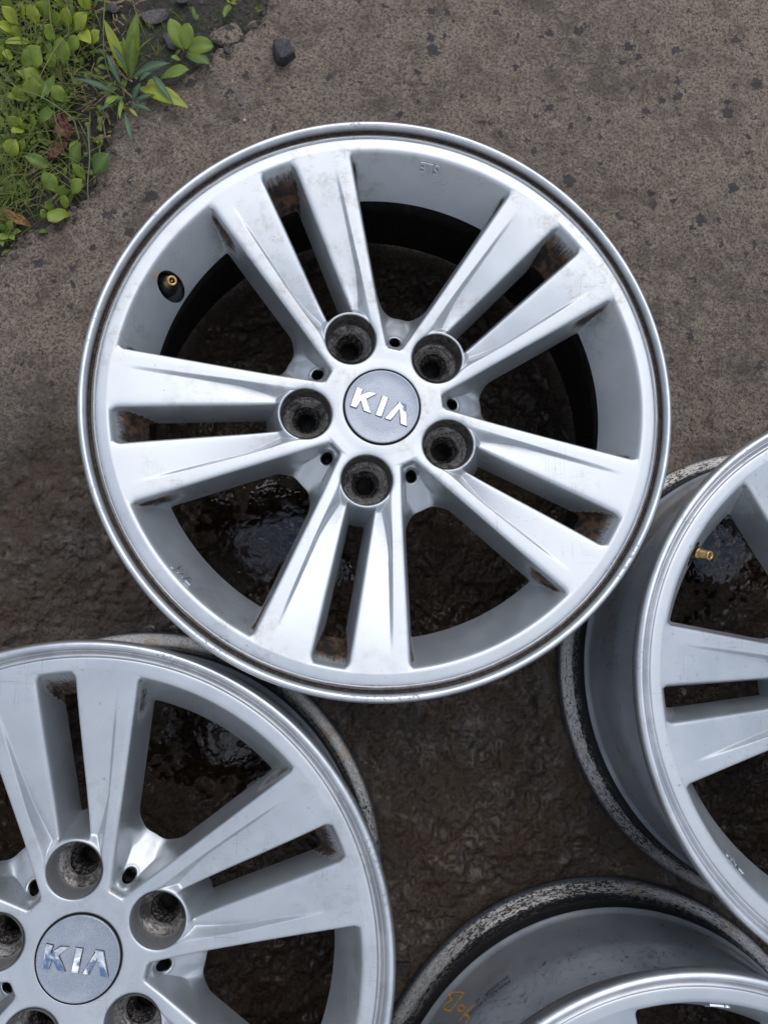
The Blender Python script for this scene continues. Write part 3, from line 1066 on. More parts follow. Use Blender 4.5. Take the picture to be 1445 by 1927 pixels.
def make_wheel():
    t = empty('alloy_wheel')
    build_face(t)
    W = WID
    zz = lambda pr: [(r, W + z) for r, z in pr]
    lathe('outer_lip', zz([(220.4, -9), (220.6, -6.6), (221.0, -5.5), (221.6, -5.2), (222.3, -5.6), (223.4, -6.4), (224.3, -7.3),
                           (225.2, -7.8), (225.9, -7.4), (226.4, -5.6), (226.8, -3.4), (227.3, -1.7), (228.2, -.5), (229.6, 0),
                           (231.0, -.4), (232.2, -1.5), (233.1, -3.2), (233.5, -5.5), (233.4, -8), (232.6, -10.2), (230.6, -11.4),
                           (226, -12), (221.5, -13), (218.8, -15.5), (217.6, -20), (217, -34), (218.4, -36.5), (217.6, -38.5), (215.6, -40)]),
          M['lip'], t, 360)
    lathe('barrel', zz([(215.6, -40), (206, -45), (199, -50), (196.4, -55), (197, -60), (200, -68), (205.5, -79), (210, -88.5), (211.8, -93.5),
                        (212.4, -99), (212.6, -125), (213.2, -149), (214, -152), (216.2, -153.4), (217.3, -155)]), M['barrel'], t, 256)
    lathe('rear_flange', zz([(217.3, -155), (216.6, -157), (215.0, -158.2), (214.8, -160.5), (216.0, -162.0), (215.4, -163.6), (216.6, -165.5),
                             (216.2, -167), (217.8, -169), (218.8, -172), (219.4, -175.4), (221.5, -178.0), (225, -179.4), (229, -180),
                             (231.6, -181.0), (233.1, -183.4), (233.5, -186.6), (232.9, -190), (231, -192), (228, -192.2), (226, -190.5), (223, -184),
                             (218, -178)]), M['corr'], t, 300)
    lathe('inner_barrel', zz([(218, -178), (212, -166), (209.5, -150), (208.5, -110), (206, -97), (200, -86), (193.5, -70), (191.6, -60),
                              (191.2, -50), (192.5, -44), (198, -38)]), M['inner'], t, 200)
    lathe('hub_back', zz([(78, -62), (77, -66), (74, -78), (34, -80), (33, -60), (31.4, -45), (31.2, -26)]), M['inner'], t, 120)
    # five lug holes, each a bore with its seat and threads of grime
    for k in range(5):
        a = k * 2 * math.pi / 5
        cx, cy = BOLT_R * math.cos(a), BOLT_R * math.sin(a)
        lb = lathe('lug_bore', [(20.15, W - 26.2), (19.75, W - 28.2), (19.5, W - 37), (19.3, W - 43.0), (18.9, W - 44.4), (18.3, W - 45.0)],
                   M['borew'], t, 64, (cx, cy))
        lathe('lug_seat', [(18.6, W - 44.6), (18.2, W - 44.9), (17.9, W - 45.6), (16.8, W - 45.8), (16.5, W - 46.4), (14.8, W - 46.7), (14.5, W - 47.5),
                           (12.9, W - 48.0), (12.6, W - 48.8), (11.6, W - 49.3), (11.4, W - 50.6)], M['bore'], lb, 64, (cx, cy))
        lathe('lug_thread', [(11.7, W - 49.6), (11.0, W - 51.2), (10.7, W - 52.4), (10.0, W - 52.8), (9.8, W - 54.2), (9.1, W - 54.6), (8.9, W - 56.2), (8.2, W - 56.6),
                             (8.0, W - 60), (7.8, W - 66)], M['seat'], lb, 64, (cx, cy))
        a2 = a + math.pi / 5
        cx, cy = 60.3 * math.cos(a2), 60.3 * math.sin(a2)
        zf = float(face_z(60.3 - 5.6, a2))
        zb = float(np.min(face_z(np.array([55.7, 64.9]), np.array([a2, a2]))))
        lathe('relief_hole', [(4.95, zb + 2.6), (4.6, zb - 1.0), (4.4, zb - 12), (4.1, zb - 13), (0.01, zb - 13.5)], M['inner'], t, 32, (cx, cy))
    # centre cap
    ce = empty('centre_cap')
    ce.parent = t
    ce.location = (0, 0, 0)
    zc = W - 26
    lathe('cap_gap', [(31.6, zc - 0.9), (31.3, zc - 2.4), (30.2, zc - 3.4), (29, zc - 3.6)], M['gap'], ce, 128)
    lathe('cap_disc', [(30.6, zc - 4), (30.5, zc - 0.6), (30.2, zc - 0.05), (29.7, zc + 0.15), (29.0, zc + 0.1), (28.5, zc - 0.12), (20, zc + 0.1), (10, zc + 0.2), (0.01, zc + 0.22)],
          M['cap'], ce, 128)
    for nm, poly in LET.items():
        prism(nm, poly, zc - 0.3, zc + 1.7, M['chrome'], ce, 0.55)
        prism('letter_shadow_plate', poly, zc - 0.3, zc + 0.42, M['gap'], ce, -0.38)  # wider dark plate added under the letter, a painted shadow line around it
    # tyre valve in its hole
    v = empty('valve_stem')
    v.parent = t
    tip = Vector((-0.192, 0, (W - 11) / 1000))
    ax = Vector((math.sin(R(28)), 0, math.cos(R(28))))
    v.location = tip
    v.rotation_mode = 'QUATERNION'
    v.rotation_quaternion = ax.to_track_quat('Z', 'X')
    prof = [(1.9, -4), (2.0, -0.6), (2.5, 0), (3.5, 0), (4.0, -0.5), (4.0, -1.4)]
    z_ = -1.6
    while z_ > -9:
        prof += [(3.7, z_), (4.05, z_ - 0.35), (4.05, z_ - 0.5), (3.7, z_ - 0.85)]
        z_ -= 0.95
    prof += [(4.7, -9.4), (4.7, -13.5), (3.9, -14), (3.9, -20)]
    lathe('valve_tube', prof, M['brass'], v, 32)
    lathe('valve_core', [(0.01, -1.3), (0.9, -1.4), (1.0, -4)], M['brass'], v, 16)
    lathe('valve_rubber', [(4.0, -12), (6.0, -14), (7.6, -18), (9.8, -24), (10.2, -30), (6, -34)], M['rubber'], v, 40)
    text_on_wall('SLE', 11.5, 207.2, R(108.5), t, 'raised_lettering')
    text_on_wall('JWL', 10.5, 207.4, R(251.6), t, 'raised_lettering')
    return t


def children(o): return [c for c in bpy.data.objects if c.parent == o]


def copy_tree(o, parent=None):
    c = o.copy()
    COL.objects.link(c)
    c.parent = parent
    for ch in children(o): copy_tree(ch, c)
    return c


proto = make_wheel()
wheel_labels = [
    "scuffed silver alloy wheel in full view, brown grime in its rim groove",
    "silver alloy wheel cut by the left and bottom edges, its badge in view",
    "wet silver alloy wheel cut by the right edge, brass valve over a dark puddle",
    "silver alloy wheel cut by the bottom edge, orange scrawl on its grey barrel"]
wheels = []
for k in range(4):
    wo = proto if k == 0 else copy_tree(proto)
    wheels.append(wo)
for k, wo in enumerate(wheels):
    wo.matrix_world = WM[k]
    tag(wo, wheel_labels[k], 'wheel', 'alloy wheels lying face up on the concrete')
    for c in children(wo):
        c.color = ((1, 1, 0, 1), (.75, .3, 0, 1), (.45, .18, 0, 1), (.7, .25, 0, 1))[k]
        if c.name.startswith('centre_cap'):
            c.rotation_euler = (0, 0, R(WHEELS[k][6]))

# marks on the barrel of the wheel at the bottom right
wb = wheels[3]
PH4 = WHEELS[3][5]


def barrel_r(z):
    zs = [20, 38, 40, 43, 67, 93, 98.5, 104, 113, 124, 132]
    rs = [216, 217.3, 214, 213.2, 212.6, 212.4, 211.8, 210, 205.5, 200, 197]
    return np.interp(z, zs, rs)


def barrel_pt(ang, z, off=0.25):
    """ang in degrees in the wheel's untwisted frame; point on the outside of the barrel, wheel coords"""
    r = float(barrel_r(z)) + off
    a = R(ang - PH4)
    return Vector((r * math.cos(a), r * math.sin(a), z)) / 1000


def ribbon(name, strokes, width, mat, parent):
    co_, fs = [], []
    for st in strokes:
        pts = []
        for (a0, z0), (a1, z1) in zip(st[:-1], st[1:]):
            n_ = 6
            pts += [(a0 + (a1 - a0) * i / n_, z0 + (z1 - z0) * i / n_) for i in range(n_)]
        pts.append(st[-1])
        for i, (a, z) in enumerate(pts):
            p = np.array(pts[max(i - 1, 0)]); q = np.array(pts[min(i + 1, len(pts) - 1)])
            d = q - p
            d[0] *= 212 * math.pi / 180
            d /= max(np.hypot(*d), 1e-6)
            wv = width * (0.8 + 0.3 * math.sin(i * 1.7))
            n2 = np.array([-d[1], d[0]]) * wv / 2
            for s in (-1, 1):
                co_.append(barrel_pt(a + s * n2[0] * 180 / math.pi / 212, z + s * n2[1], 0.3))
            if i:
                m = len(co_)
                fs.append((m - 4, m - 3, m - 1, m - 2))
    return mesh_obj(name, co_, fs, mat, parent)


def ray_barrel(px, py):
    """(angle, z mm) where the pixel's ray meets the wheel's outer barrel"""
    inv = WM[3].inverted()
    o = inv @ CAM
    d = (inv.to_3x3() @ (FWD + RIGHT * ((px - IMG_W / 2) / FOC) + UP * (-(py - IMG_H / 2) / FOC)))
    rr = 0.2126
    a = d.x ** 2 + d.y ** 2
    b = o.x * d.x + o.y * d.y
    c = o.x ** 2 + o.y ** 2 - rr ** 2
    s = (-b - math.sqrt(max(b * b - a * c, 0))) / a
    q = o + d * s
    return (math.degrees(math.atan2(q.y, q.x)) + PH4, q.z * 1000)


SC = 350 / 1445
strokes_px = [
    [(515, 500), (490, 488), (435, 490), (400, 505), (405, 535), (430, 545), (400, 560), (365, 580), (350, 605), (365, 625), (410, 632)],
    [(500, 505), (410, 632)],
    [(485, 585), (465, 600), (465, 625), (485, 635), (508, 620), (512, 600), (495, 585), (485, 587)],
    [(585, 585), (550, 618), (515, 650), (520, 665), (540, 665), (545, 690), (520, 725)],
    [(515, 655), (490, 680), (468, 712)],
]
strokes = [[ray_barrel(750 + x * SC, 1750 + y * SC) for x, y in st] for st in strokes_px]
ribbon('orange_marking', strokes, 2.1, M['marker'], wb)


def barrel_text(body, size, p0, p1, parent):
    cu = bpy.data.curves.new('t', 'FONT')
    cu.body = body
    cu.size = size
    cu.resolution_u = 2
    o = bpy.data.objects.new('t', cu)
    COL.objects.link(o)
    dg = bpy.context.evaluated_depsgraph_get()
    me = o.evaluated_get(dg).to_mesh()
    v = np.array([x.co[:] for x in me.vertices])
    f = [tuple(p.vertices) for p in me.polygons]
    o.evaluated_get(dg).to_mesh_clear()
    bpy.data.objects.remove(o)
    (a0, z0), (a1, z1) = p0, p1
    wtxt = v[:, 0].max()
    dx = np.array([(a1 - a0) * 212 * math.pi / 180, z1 - z0])
    dx /= np.hypot(*dx)
    dy = np.array([-dx[1], dx[0]])
    L_ = math.hypot((a1 - a0) * 212 * math.pi / 180, z1 - z0)
    sc = L_ / wtxt
    co_ = []
    for x, y, _ in v:
        u = dx * x * sc + dy * y * sc * -1 * (1 if FLIP else -1)
        co_.append(barrel_pt(a0 + u[0] * 180 / math.pi / 212, z0 + u[1], 0.3))
    return mesh_obj('printed_code', co_, f, M['ink'], parent, smooth=False)


FLIP = False
for body, q0, q1 in (('20130528', (850, 350), (672, 500)), ('PASS-NC12 031C0', (862, 385), (545, 650)), ('10', (632, 522), (596, 552))):
    barrel_text(body, 4, ray_barrel(750 + q0[0] * SC, 1750 + q0[1] * SC), ray_barrel(750 + q1[0] * SC, 1750 + q1[1] * SC), wb)


# rain drops left on the two wetter wheels: uncountable, one mesh per wheel
def drops(parent, n, zr, ar, seed, rs=(0.5, 1.5)):
    rg = np.random.default_rng(seed)
    base, bf = [], []
    for i in range(3):
        for j in range(8):
            ph = i * math.pi / 6 * 0.98
            base.append((math.cos(ph) * math.cos(j * math.pi / 4), math.cos(ph) * math.sin(j * math.pi / 4), math.sin(ph)))
    base.append((0, 0, 1))
    for i in range(2):
        for j in range(8):
            a, b = i * 8 + j, i * 8 + (j + 1) % 8
            bf.append((a, b, b + 8, a + 8))
    for j in range(8): bf.append((16 + j, 16 + (j + 1) % 8, 24, 24))
    base = np.array(base)
    co_, fs = [], []
    for _ in range(n):
        z = rg.uniform(*zr)
        a = R(rg.uniform(*ar))
        s = rs[0] + (rs[1] - rs[0]) * rg.random() ** 3
        r = float(barrel_r(z))
        dr = float(barrel_r(z + 1)) - r
        nrm = Vector((1, 0, -dr)).normalized()
        nrm = Matrix.Rotation(a, 3, 'Z') @ nrm
        q = nrm.to_track_quat('Z', 'Y').to_matrix()
        o = Vector((r * math.cos(a), r * math.sin(a), z))
        k0 = len(co_)
        el = rg.uniform(.85, 1.2)
        for b in base:
            p = q @ Vector((b[0] * s, b[1] * s * el, b[2] * s * 0.55)) + o
            co_.append(p / 1000)
        for f in bf: fs.append(tuple(dict.fromkeys(x + k0 for x in f)))
    o = mesh_obj('rain_drops', co_, fs, M['drop'], parent)
    o['kind'] = 'stuff'
    return o


drops(wheels[3], 900, (92, 136), (95 - PH4, 175 - PH4), 3)
drops(wheels[2], 380, (80, 138), (150, 235), 4)


def face_drops(parent, n, seed, a0, a1):
    rg = np.random.default_rng(seed)
    co_, fs = [], []
    cnt = 0
    while cnt < n:
        r, a = rg.uniform(90, 215), R(rg.uniform(a0, a1))
        res = face(np.array([r]), np.array([a]))
        if res[1][0] > -1 or res[5][0] > 1 or res[6][0] > 1: continue
        cnt += 1
        s = 0.4 + 0.8 * rg.random() ** 3
        z = WID - res[0][0]
        k0 = len(co_)
        for i in range(2):
            for j in range(7):
                t_ = j * 2 * math.pi / 7
                q = s * (1 if i == 0 else 0.7)
                co_.append(((r * math.cos(a) + q * math.cos(t_)) / 1000, (r * math.sin(a) + q * math.sin(t_)) / 1000, (z + (0 if i == 0 else s * .35)) / 1000))
        co_.append((r * math.cos(a) / 1000, r * math.sin(a) / 1000, (z + s * .45) / 1000))
        for j in range(7):
            jn = (j + 1) % 7
            fs += [(k0 + j, k0 + jn, k0 + 7 + jn, k0 + 7 + j), (k0 + 7 + j, k0 + 7 + jn, k0 + 14)]
    o = mesh_obj('rain_drops', co_, fs, M['drop'], parent)
    o['kind'] = 'stuff'


face_drops(wheels[2], 260, 5, 130, 260)
face_drops(wheels[1], 160, 6, 0, 360)


# ---------------------------------------------------------------- stones and litter
def stone(name, px, py, wpx, hpx, z0, mat, label, cat='stone', seed=1, flat=0.6, rot=0.0, group=None, sub=3, jag=0.35):
    p = at(px, py, z0)
    s = (at(px + wpx / 2, py, z0) - at(px - wpx / 2, py, z0)).length / 2
    s2 = (at(px, py + hpx / 2, z0) - at(px, py - hpx / 2, z0)).length / 2
    import bmesh
    bm = bmesh.new()
    bmesh.ops.create_icosphere(bm, subdivisions=sub, radius=1)
    rg = np.random.default_rng(seed)
    planes = [(Vector(rg.normal(size=3)).normalized(), rg.uniform(0.42, 0.78)) for _ in range(11)]
    for v in bm.verts:
        c = v.co.copy()
        for n_, d_ in planes:
            t_ = c.dot(n_)
            if t_ > d_: c -= n_ * (t_ - d_)
        c += c.normalized() * (0.05 * jag) * float(vnoise(np.array([c.x * 3 + seed]), np.array([c.y * 3 + c.z * 2]), .5, seed)[0])
        v.co = Matrix.Rotation(rot, 3, 'Z') @ Vector((c.x * s, c.y * s2, c.z * min(s, s2) * flat))
    zmin = min(v.co.z for v in bm.verts)
    me = bpy.data.meshes.new(name)
    bm.to_mesh(me)
    bm.free()
    me.materials.append(mat)
    o = bpy.data.objects.new(name, me)
    COL.objects.link(o)
    o.location = (p.x, p.y, z0 - zmin * 0.75)
    tag(o, label, cat, group)
    return o


stone('black_stone', 537, 104, 50, 56, -0.001, M['rock'], "jagged black stone lying alone on the concrete above the whole wheel", seed=3, flat=1.0)
stone('black_chip', 427, 98, 17, 25, -0.001, M['rock'], "small black chip on the broken edge beside the pale concrete lump", seed=5, flat=0.8, rot=0.4)
stone('grey_stone', 214, 18, 30, 26, -0.008, M['rockp'], "grey stone with a white fleck at the top edge, right of the tall weeds", seed=8, flat=.6)
stone('purple_stone', 292, 33, 56, 34, -0.009, M['rockp'], "wide purplish stone half sunk in the soil above the lance leaves", seed=9, flat=.4, rot=.3)
stone('slate_stone', 322, 82, 40, 36, -0.009, M['rock'], "blue-black slate bedded in soil beside the round plantain leaves", seed=10, flat=.35, rot=-.5)
stone('dark_stone', 345, 5, 34, 20, -0.008, M['rock'], "dark stone cut by the top edge over the mossy soil", seed=12, flat=.5)
chunk = stone('concrete_chunk', 432, 70, 76, 40, -0.006, M['ground'], "pale broken concrete lump between the mossy soil and the slab edge", 'rubble', seed=14, flat=.7, rot=.42)
stone('concrete_chunk', 478, 48, 34, 16, -0.005, M['ground'], "narrow broken concrete sliver at the slab edge by the top of the photo", 'rubble', seed=15, flat=.7, rot=.8)
stone('white_pebble', 461, 226, 9, 8, 0.0, simple('white_pebble', (0.5, 0.47, 0.43), 0, .5), "tiny white pebble on concrete below the small puddle", 'pebble', seed=16, flat=.6, sub=2)
stone('orange_crumb', 505, 169, 6, 6, 0.0, simple('orange_crumb', (0.55, 0.25, 0.02), 0, .5), "tiny orange crumb on the concrete below the black stone", 'crumb', seed=17, flat=.6, sub=2)

# loose grit over the slab: uncountable
gc, gf = [], []
for i in range(2600):
    x, y = random.uniform(-.46, .6), random.uniform(-.5, .82)
    if edge_dist(np.array([x]), np.array([y]))[0] > -0.003: continue
    z = float(ground_height(np.array([x]), np.array([y]))[0])
    s = 0.0004 + 0.0011 * random.random() ** 3
    k0 = len(gc)
    for dx, dy, dz in ((1, 0, 0), (0, 1, 0), (-1, 0, 0), (0, -1, 0), (0.1, .2, .8), (0, 0, -.6)):
        gc.append((x + dx * s * random.uniform(.6, 1.3), y + dy * s * random.uniform(.6, 1.3), z + dz * s))
    gf += [(k0, k0 + 1, k0 + 4), (k0 + 1, k0 + 2, k0 + 4), (k0 + 2, k0 + 3, k0 + 4), (k0 + 3, k0, k0 + 4)]
grit = mesh_obj('grit', gc, gf, simple('grit_grain', (0.20, 0.17, 0.145), 0, .5, None, .8), smooth=False)
tag(grit, "loose grit scattered over the damp concrete", 'grit', kind='stuff')


rc_, rf_ = [], []
for i in range(420):
    t_ = random.random() * (len(EDGE) - 3) + 1
    a_, b_ = EDGE[int(t_)], EDGE[int(t_) + 1]
    p_ = a_ + (b_ - a_) * (t_ % 1) + np.array([random.gauss(0, .006), random.gauss(0, .006)])
    if random.random() < .4: p_ = p_ + np.array([random.uniform(-.08, 0), random.uniform(0, .05)])
    x, y = np.array([p_[0]]), np.array([p_[1]])
    ed = edge_dist(x, y)[0]
    z = float(ground_height(x, y)[0]) if ed < 0 else float(soil_h(x, y)[0]) - .001
    s = 0.0009 + 0.0032 * random.random() ** 3
    k0 = len(rc_)
    for dx, dy, dz in ((1, 0, .1), (.3, .9, .1), (-.8, .5, 0), (-.7, -.6, .1), (.4, -.9, 0), (0.3, .1, .8), (-.3, .2, .7), (0, -.3, .75)):
        rc_.append((p_[0] + dx * s * random.uniform(.7, 1.3), p_[1] + dy * s * random.uniform(.7, 1.3), z + dz * s * random.uniform(.7, 1.1)))
    rf_ += [(k0, k0 + 1, k0 + 5), (k0 + 1, k0 + 2, k0 + 6), (k0 + 1, k0 + 6, k0 + 5), (k0 + 2, k0 + 3, k0 + 6), (k0 + 3, k0 + 7, k0 + 6), (k0 + 3, k0 + 4, k0 + 7),
            (k0 + 4, k0, k0 + 5), (k0 + 4, k0 + 5, k0 + 7), (k0 + 5, k0 + 6, k0 + 7)]
rub = mesh_obj('edge_rubble', rc_, rf_, simple('rubble_crumb', (0.15, 0.12, 0.10), 0, .7, .0008, .75), smooth=False)
tag(rub, "crumbled concrete and pebbles along the broken slab edge", 'rubble', kind='stuff')


# ---------------------------------------------------------------- weeds
def leaf_geo(B, T, width, kind='ovate', arch=0.15, fold=0.25, n=12, twist=0.0, droop=0.0):
    B, T = Vector(B), Vector(T)
    ax = T - B
    Ln = ax.length
    ax.normalize()
    side = ax.cross(Vector((0, 0, 1)))
    if side.length < 1e-3: side = Vector((1, 0, 0))
    side.normalize()
    up = side.cross(ax).normalized()
    if twist: side, up = side * math.cos(twist) + up * math.sin(twist), up * math.cos(twist) - side * math.sin(twist)
    co_, fs, vein = [], [], []
    cols = [-1, -.72, -.36, 0, .36, .72, 1]
    ph = random.uniform(0, 6.28)
    for i in range(n + 1):
        s = i / n
        if kind == 'ovate':      # petiole, then an oval blade
            s0 = 0.14
            b = max(0.0, (s - s0) / (1 - s0))
            wd = max(0.05, (math.sin(math.pi * min(b, 1) ** 0.80) ** 0.85 if 0 < b < 1 else 0))
        elif kind == 'round':
            s0 = 0.10
            b = max(0.0, (s - s0) / (1 - s0))
            wd = max(0.05, (math.sin(math.pi * min(b, 1) ** 0.85) ** 0.62 if 0 < b < 1 else 0))
        elif kind == 'heart':
            b = s
            wd = max(0.06, math.sin(math.pi * min(0.999, 0.16 + 0.84 * b)) ** 0.6) if s > 0.02 else 0.1
        elif kind == 'lance':
            wd = max(0.10, math.sin(math.pi * s ** 0.85) ** 0.9 if 0 < s < 1 else 0.04)
        else:                    # blade of grass
            wd = max(0.03, (1 - s ** 2.2) * min(1, 0.5 + s * 2))
        if s >= 1: wd = 0.02
        c = B.lerp(T, s) + Vector((0, 0, 1)) * (arch * Ln * math.sin(math.pi * s * 0.9) - droop * Ln * s * s)
        for q in cols:
            wavy = 0.05 * width * math.sin(s * 9 + ph + q * 2) * abs(q)
            cup = -fold * width * 0.5 * wd * (abs(q) ** 0.8) * -1 - (abs(q) ** 3) * 0.10 * width * wd
            p = c + side * (q * wd * width / 2) + up * (cup + wavy)
            co_.append(p)
            vein.append(1.0 if q == 0 else (0.55 if abs(q) == .36 else 0.0))
        if i:
            k = len(co_) - 14
            for j in range(6): fs.append((k + j, k + j + 1, k + j + 8, k + j + 7))
    return co_, fs, vein


def plant(name, px, py, leaves, mat, label, cat, group, z0=None, stem=True):
    """leaves: (base px, base py, tip px, tip py, width px, kind, base z mm, tip z mm)"""
    zb = -0.009 if z0 is None else z0
    o = at(px, py, zb)
    root = empty(name, o)
    tag(root, label, cat, group)
    for lf in leaves:
        bx, by, tx, ty, wpx, kind, z1, z2 = lf[:8]
        mt = lf[8] if len(lf) > 8 else mat
        B = at(bx, by, z1 / 1000) - o
        T = at(tx, ty, z2 / 1000) - o
        wm = 1.05 * (at(bx + wpx, by, z2 / 1000) - at(bx, by, z2 / 1000)).length
        c, f, v = leaf_geo(B, T, wm, kind, arch=random.uniform(.05, .16), fold=random.uniform(.05, .4),
                           twist=random.uniform(-.3, .3))
        mesh_obj('leaf', c, f, mt, root, attrs={'vein': v})
    return root


G1 = 'broad-leaved plantains in the soil'
O, RD, LN, H, GR = 'ovate', 'round', 'lance', 'heart', 'grass'
Lf, Yl, Bl = M['leaf'], M['yleaf'], M['bleaf']
plant('plantain', 348, 98, [(347, 98, 321, 36, 29, RD, 0, 16), (349, 98, 355, 44, 29, RD, 0, 18), (352, 97, 403, 88, 31, RD, 0, 12),
                            (350, 98, 394, 124, 31, O, 0, 14), (340, 112, 322, 108, 10, LN, 0, 6)], Lf,
      "plantain with four round leaves at the slab edge by the blue-black slate", 'plant', G1)
plant('plantain', 300, 150, [(300, 150, 358, 133, 33, O, -2, 10), (300, 152, 276, 165, 14, LN, -2, 6, M['yleaf'])], Lf,
      "plantain leaf with a browned base lying just below the round-leaved plantain", 'plant', G1)
plant('lance_weed', 246, 150, [(246, 148, 260, 24, 25, LN, 0, 34), (247, 150, 252, 62, 16, LN, 0, 28), (240, 140, 197, 38, 20, LN, 0, 30),
                               (250, 148, 232, 70, 16, LN, 0, 16), (264, 166, 357, 208, 30, LN, 2, 8)], Yl,
      "tall weed with upright yellow-green lance leaves beside the purplish stone", 'plant', None)
plant('narrow_leaf_weed', 232, 178, [(222, 178, 140, 151, 13, LN, 8, 20), (228, 160, 201, 101, 10, LN, 8, 22), (250, 145, 322, 121, 17, LN, 10, 20),
                                     (240, 128, 212, 84, 9, LN, 14, 26), (284, 138, 329, 201, 12, LN, 12, 16), (228, 186, 185, 213, 10, LN, 6, 12),
                                     (248, 190, 293, 178, 12, LN, 6, 14), (248, 196, 287, 211, 11, LN, 5, 8), (236, 214, 251, 273, 9, LN, 6, 5),
                                     (232, 190, 227, 226, 8, LN, 6, 9, M['yleaf']), (243, 204, 261, 222, 6, LN, 6, 9, M['yleaf']), (224, 178, 197, 206, 16, LN, 6, 9, M['leaf']),
                                     (250, 190, 266, 156, 11, LN, 8, 16), (232, 180, 222, 230, 6, LN, 5, 8), (262, 152, 285, 138, 12, LN, 10, 20)], Bl,
      "bluish narrow-leaved weed sprawling star-like onto the concrete edge", 'plant', None)
plant('plantain', 128, 335, [(99, 318, 47, 293, 24, O, 0, 12), (132, 314, 152, 268, 31, O, 0, 16), (161, 336, 136, 306, 17, LN, 0, 14),
                             (175, 332, 207, 290, 33, O, 0, 14), (108, 366, 84, 322, 29, O, 0, 16), (134, 368, 156, 338, 24, O, 0, 13),
                             (124, 374, 114, 350, 24, O, 0, 14), (118, 330, 128, 318, 14, O, 0, 8)], Lf,
      "large plantain nearest the slab edge with eight oval leaves below the red-brown dead leaf", 'plant', G1)
plant('plantain', 118, 398, [(125, 396, 94, 418, 31, H, 0, 12), (101, 396, 85, 382, 19, H, 0, 12), (92, 408, 76, 398, 16, RD, -2, 6),
                             (92, 432, 74, 438, 15, O, -3, 3), (124, 392, 122, 366, 18, LN, 0, 12)], Lf,
      "small plantain with a heart-shaped leaf at the lower tip of the weeds", 'plant', G1)
plant('seedling', 18, 438, [(19, 438, 23, 414, 15, O, -4, 6), (18, 438, -2, 422, 15, O, -4, 6), (18, 440, 3, 452, 15, O, -4, 4),
                            (19, 440, 27, 452, 13, O, -4, 4), (22, 440, 41, 436, 14, O, -4, 4), (15, 436, 8, 428, 16, O, -4, 6)], Lf,
      "seedling rosette of small leaves at the left edge below the ochre dead leaf", 'plant', None)
plant('plantain', 122, 205, [(124, 197, 99, 160, 27, O, 4, 18), (71, 234, 104, 212, 34, O, 2, 16), (60, 240, 66, 216, 20, O, 0, 13),
                             (80, 262, 74, 250, 13, O, 0, 8, M['yleaf']), (150, 260, 132, 288, 14, O, -2, 6)], Lf,
      "plantain with three oval leaves just above the red-brown dead leaf", 'plant', G1)
plant('plantain', 20, 250, [(45, 243, 12, 222, 24, O, 2, 14), (46, 243, 24, 252, 22, O, 2, 12), (44, 243, 38, 222, 22, O, 2, 14), (20, 300, 30, 262, 30, O, 0, 12),
                            (2, 240, 6, 222, 20, O, 0, 12), (40, 285, 46, 262, 15, O, 0, 8)], Yl,
      "yellow-green plantain at the left edge level with the dead leaf", 'plant', G1)
plant('plantain', 75, 190, [(66, 190, 60, 145, 34, O, 4, 18), (42, 190, 30, 160, 24, O, 4, 16), (85, 160, 44, 130, 34, O, 5, 20), (94, 170, 30, 132, 22, LN, 5, 18),
                            (60, 190, 10, 180, 20, O, 0, 10), (104, 140, 78, 190, 18, LN, 2, 10), (84, 150, 90, 185, 20, O, 2, 8)], Yl,
      "plantain with overlapping yellow-green leaves in the thick of the weed patch", 'plant', G1)
plant('plantain', 90, 100, [(72, 125, 44, 92, 40, O, 6, 22), (60, 130, 78, 88, 40, O, 6, 22), (120, 120, 116, 68, 32, LN, 6, 24), (108, 76, 84, 48, 32, O, 6, 22),
                            (130, 100, 150, 70, 24, O, 4, 16), (92, 130, 104, 100, 26, O, 4, 14), (90, 110, 96, 80, 18, O, 5, 16)], Lf,
      "plantain with broad green leaves in the middle of the weed patch", 'plant', G1)
plant('plantain', 128, 60, [(128, 56, 126, 13, 24, O, 8, 26), (140, 60, 164, 26, 28, O, 8, 22), (70, 50, 58, 6, 26, O, 8, 26), (46, 40, 44, 4, 14, LN, 8, 26),
                            (88, 40, 88, 2, 34, O, 8, 24), (110, 55, 104, 20, 24, O, 6, 22), (172, 90, 190, 58, 26, O, 4, 14), (150, 60, 172, 84, 26, O, 3, 12)], Yl,
      "bright plantain crowding the top of the weed patch left of the grey stone", 'plant', G1)
plant('plantain', 20, 60, [(40, 52, 4, 12, 26, O, 8, 26), (36, 60, -4, 48, 24, O, 6, 20), (44, 74, 20, 50, 22, O, 6, 20), (10, 110, -8, 88, 24, O, 4, 16),
                           (26, 20, 6, -6, 26, O, 8, 24), (58, 78, 10, 82, 16, LN, 6, 18), (30, 110, 4, 100, 20, O, 4, 12)], Yl,
      "bright plantain in the top left corner of the photo", 'plant', G1)
plant('plantain', 150, 10, [(170, 20, 142, -12, 24, LN, 8, 24), (176, 16, 196, -10, 20, LN, 8, 24), (120, 14, 96, -10, 22, LN, 8, 24), (160, 24, 168, -8, 20, O, 8, 22)], Yl,
      "lance-leaved plantain cut by the top edge above the weeds", 'plant', G1)
plant('yellowing_seedling', 434, 4, [(434, 6, 422, 33, 16, O, -3, 2), (434, 6, 448, -4, 8, LN, -3, 4), (434, 5, 424, -4, 8, LN, -3, 4), (434, 5, 446, 8, 4, LN, -3, 2)],
      Yl, "yellowing seedling alone on the mossy soil by the top edge", 'plant', None)
plant('sprout', 366, 30, [(362, 12, 370, 40, 8, LN, -4, 0), (364, 26, 374, 36, 9, O, -4, 0), (363, 22, 356, 12, 5, LN, -4, 0)], Lf,
      "tiny sprout in moss left of the yellowing seedling", 'plant', None)
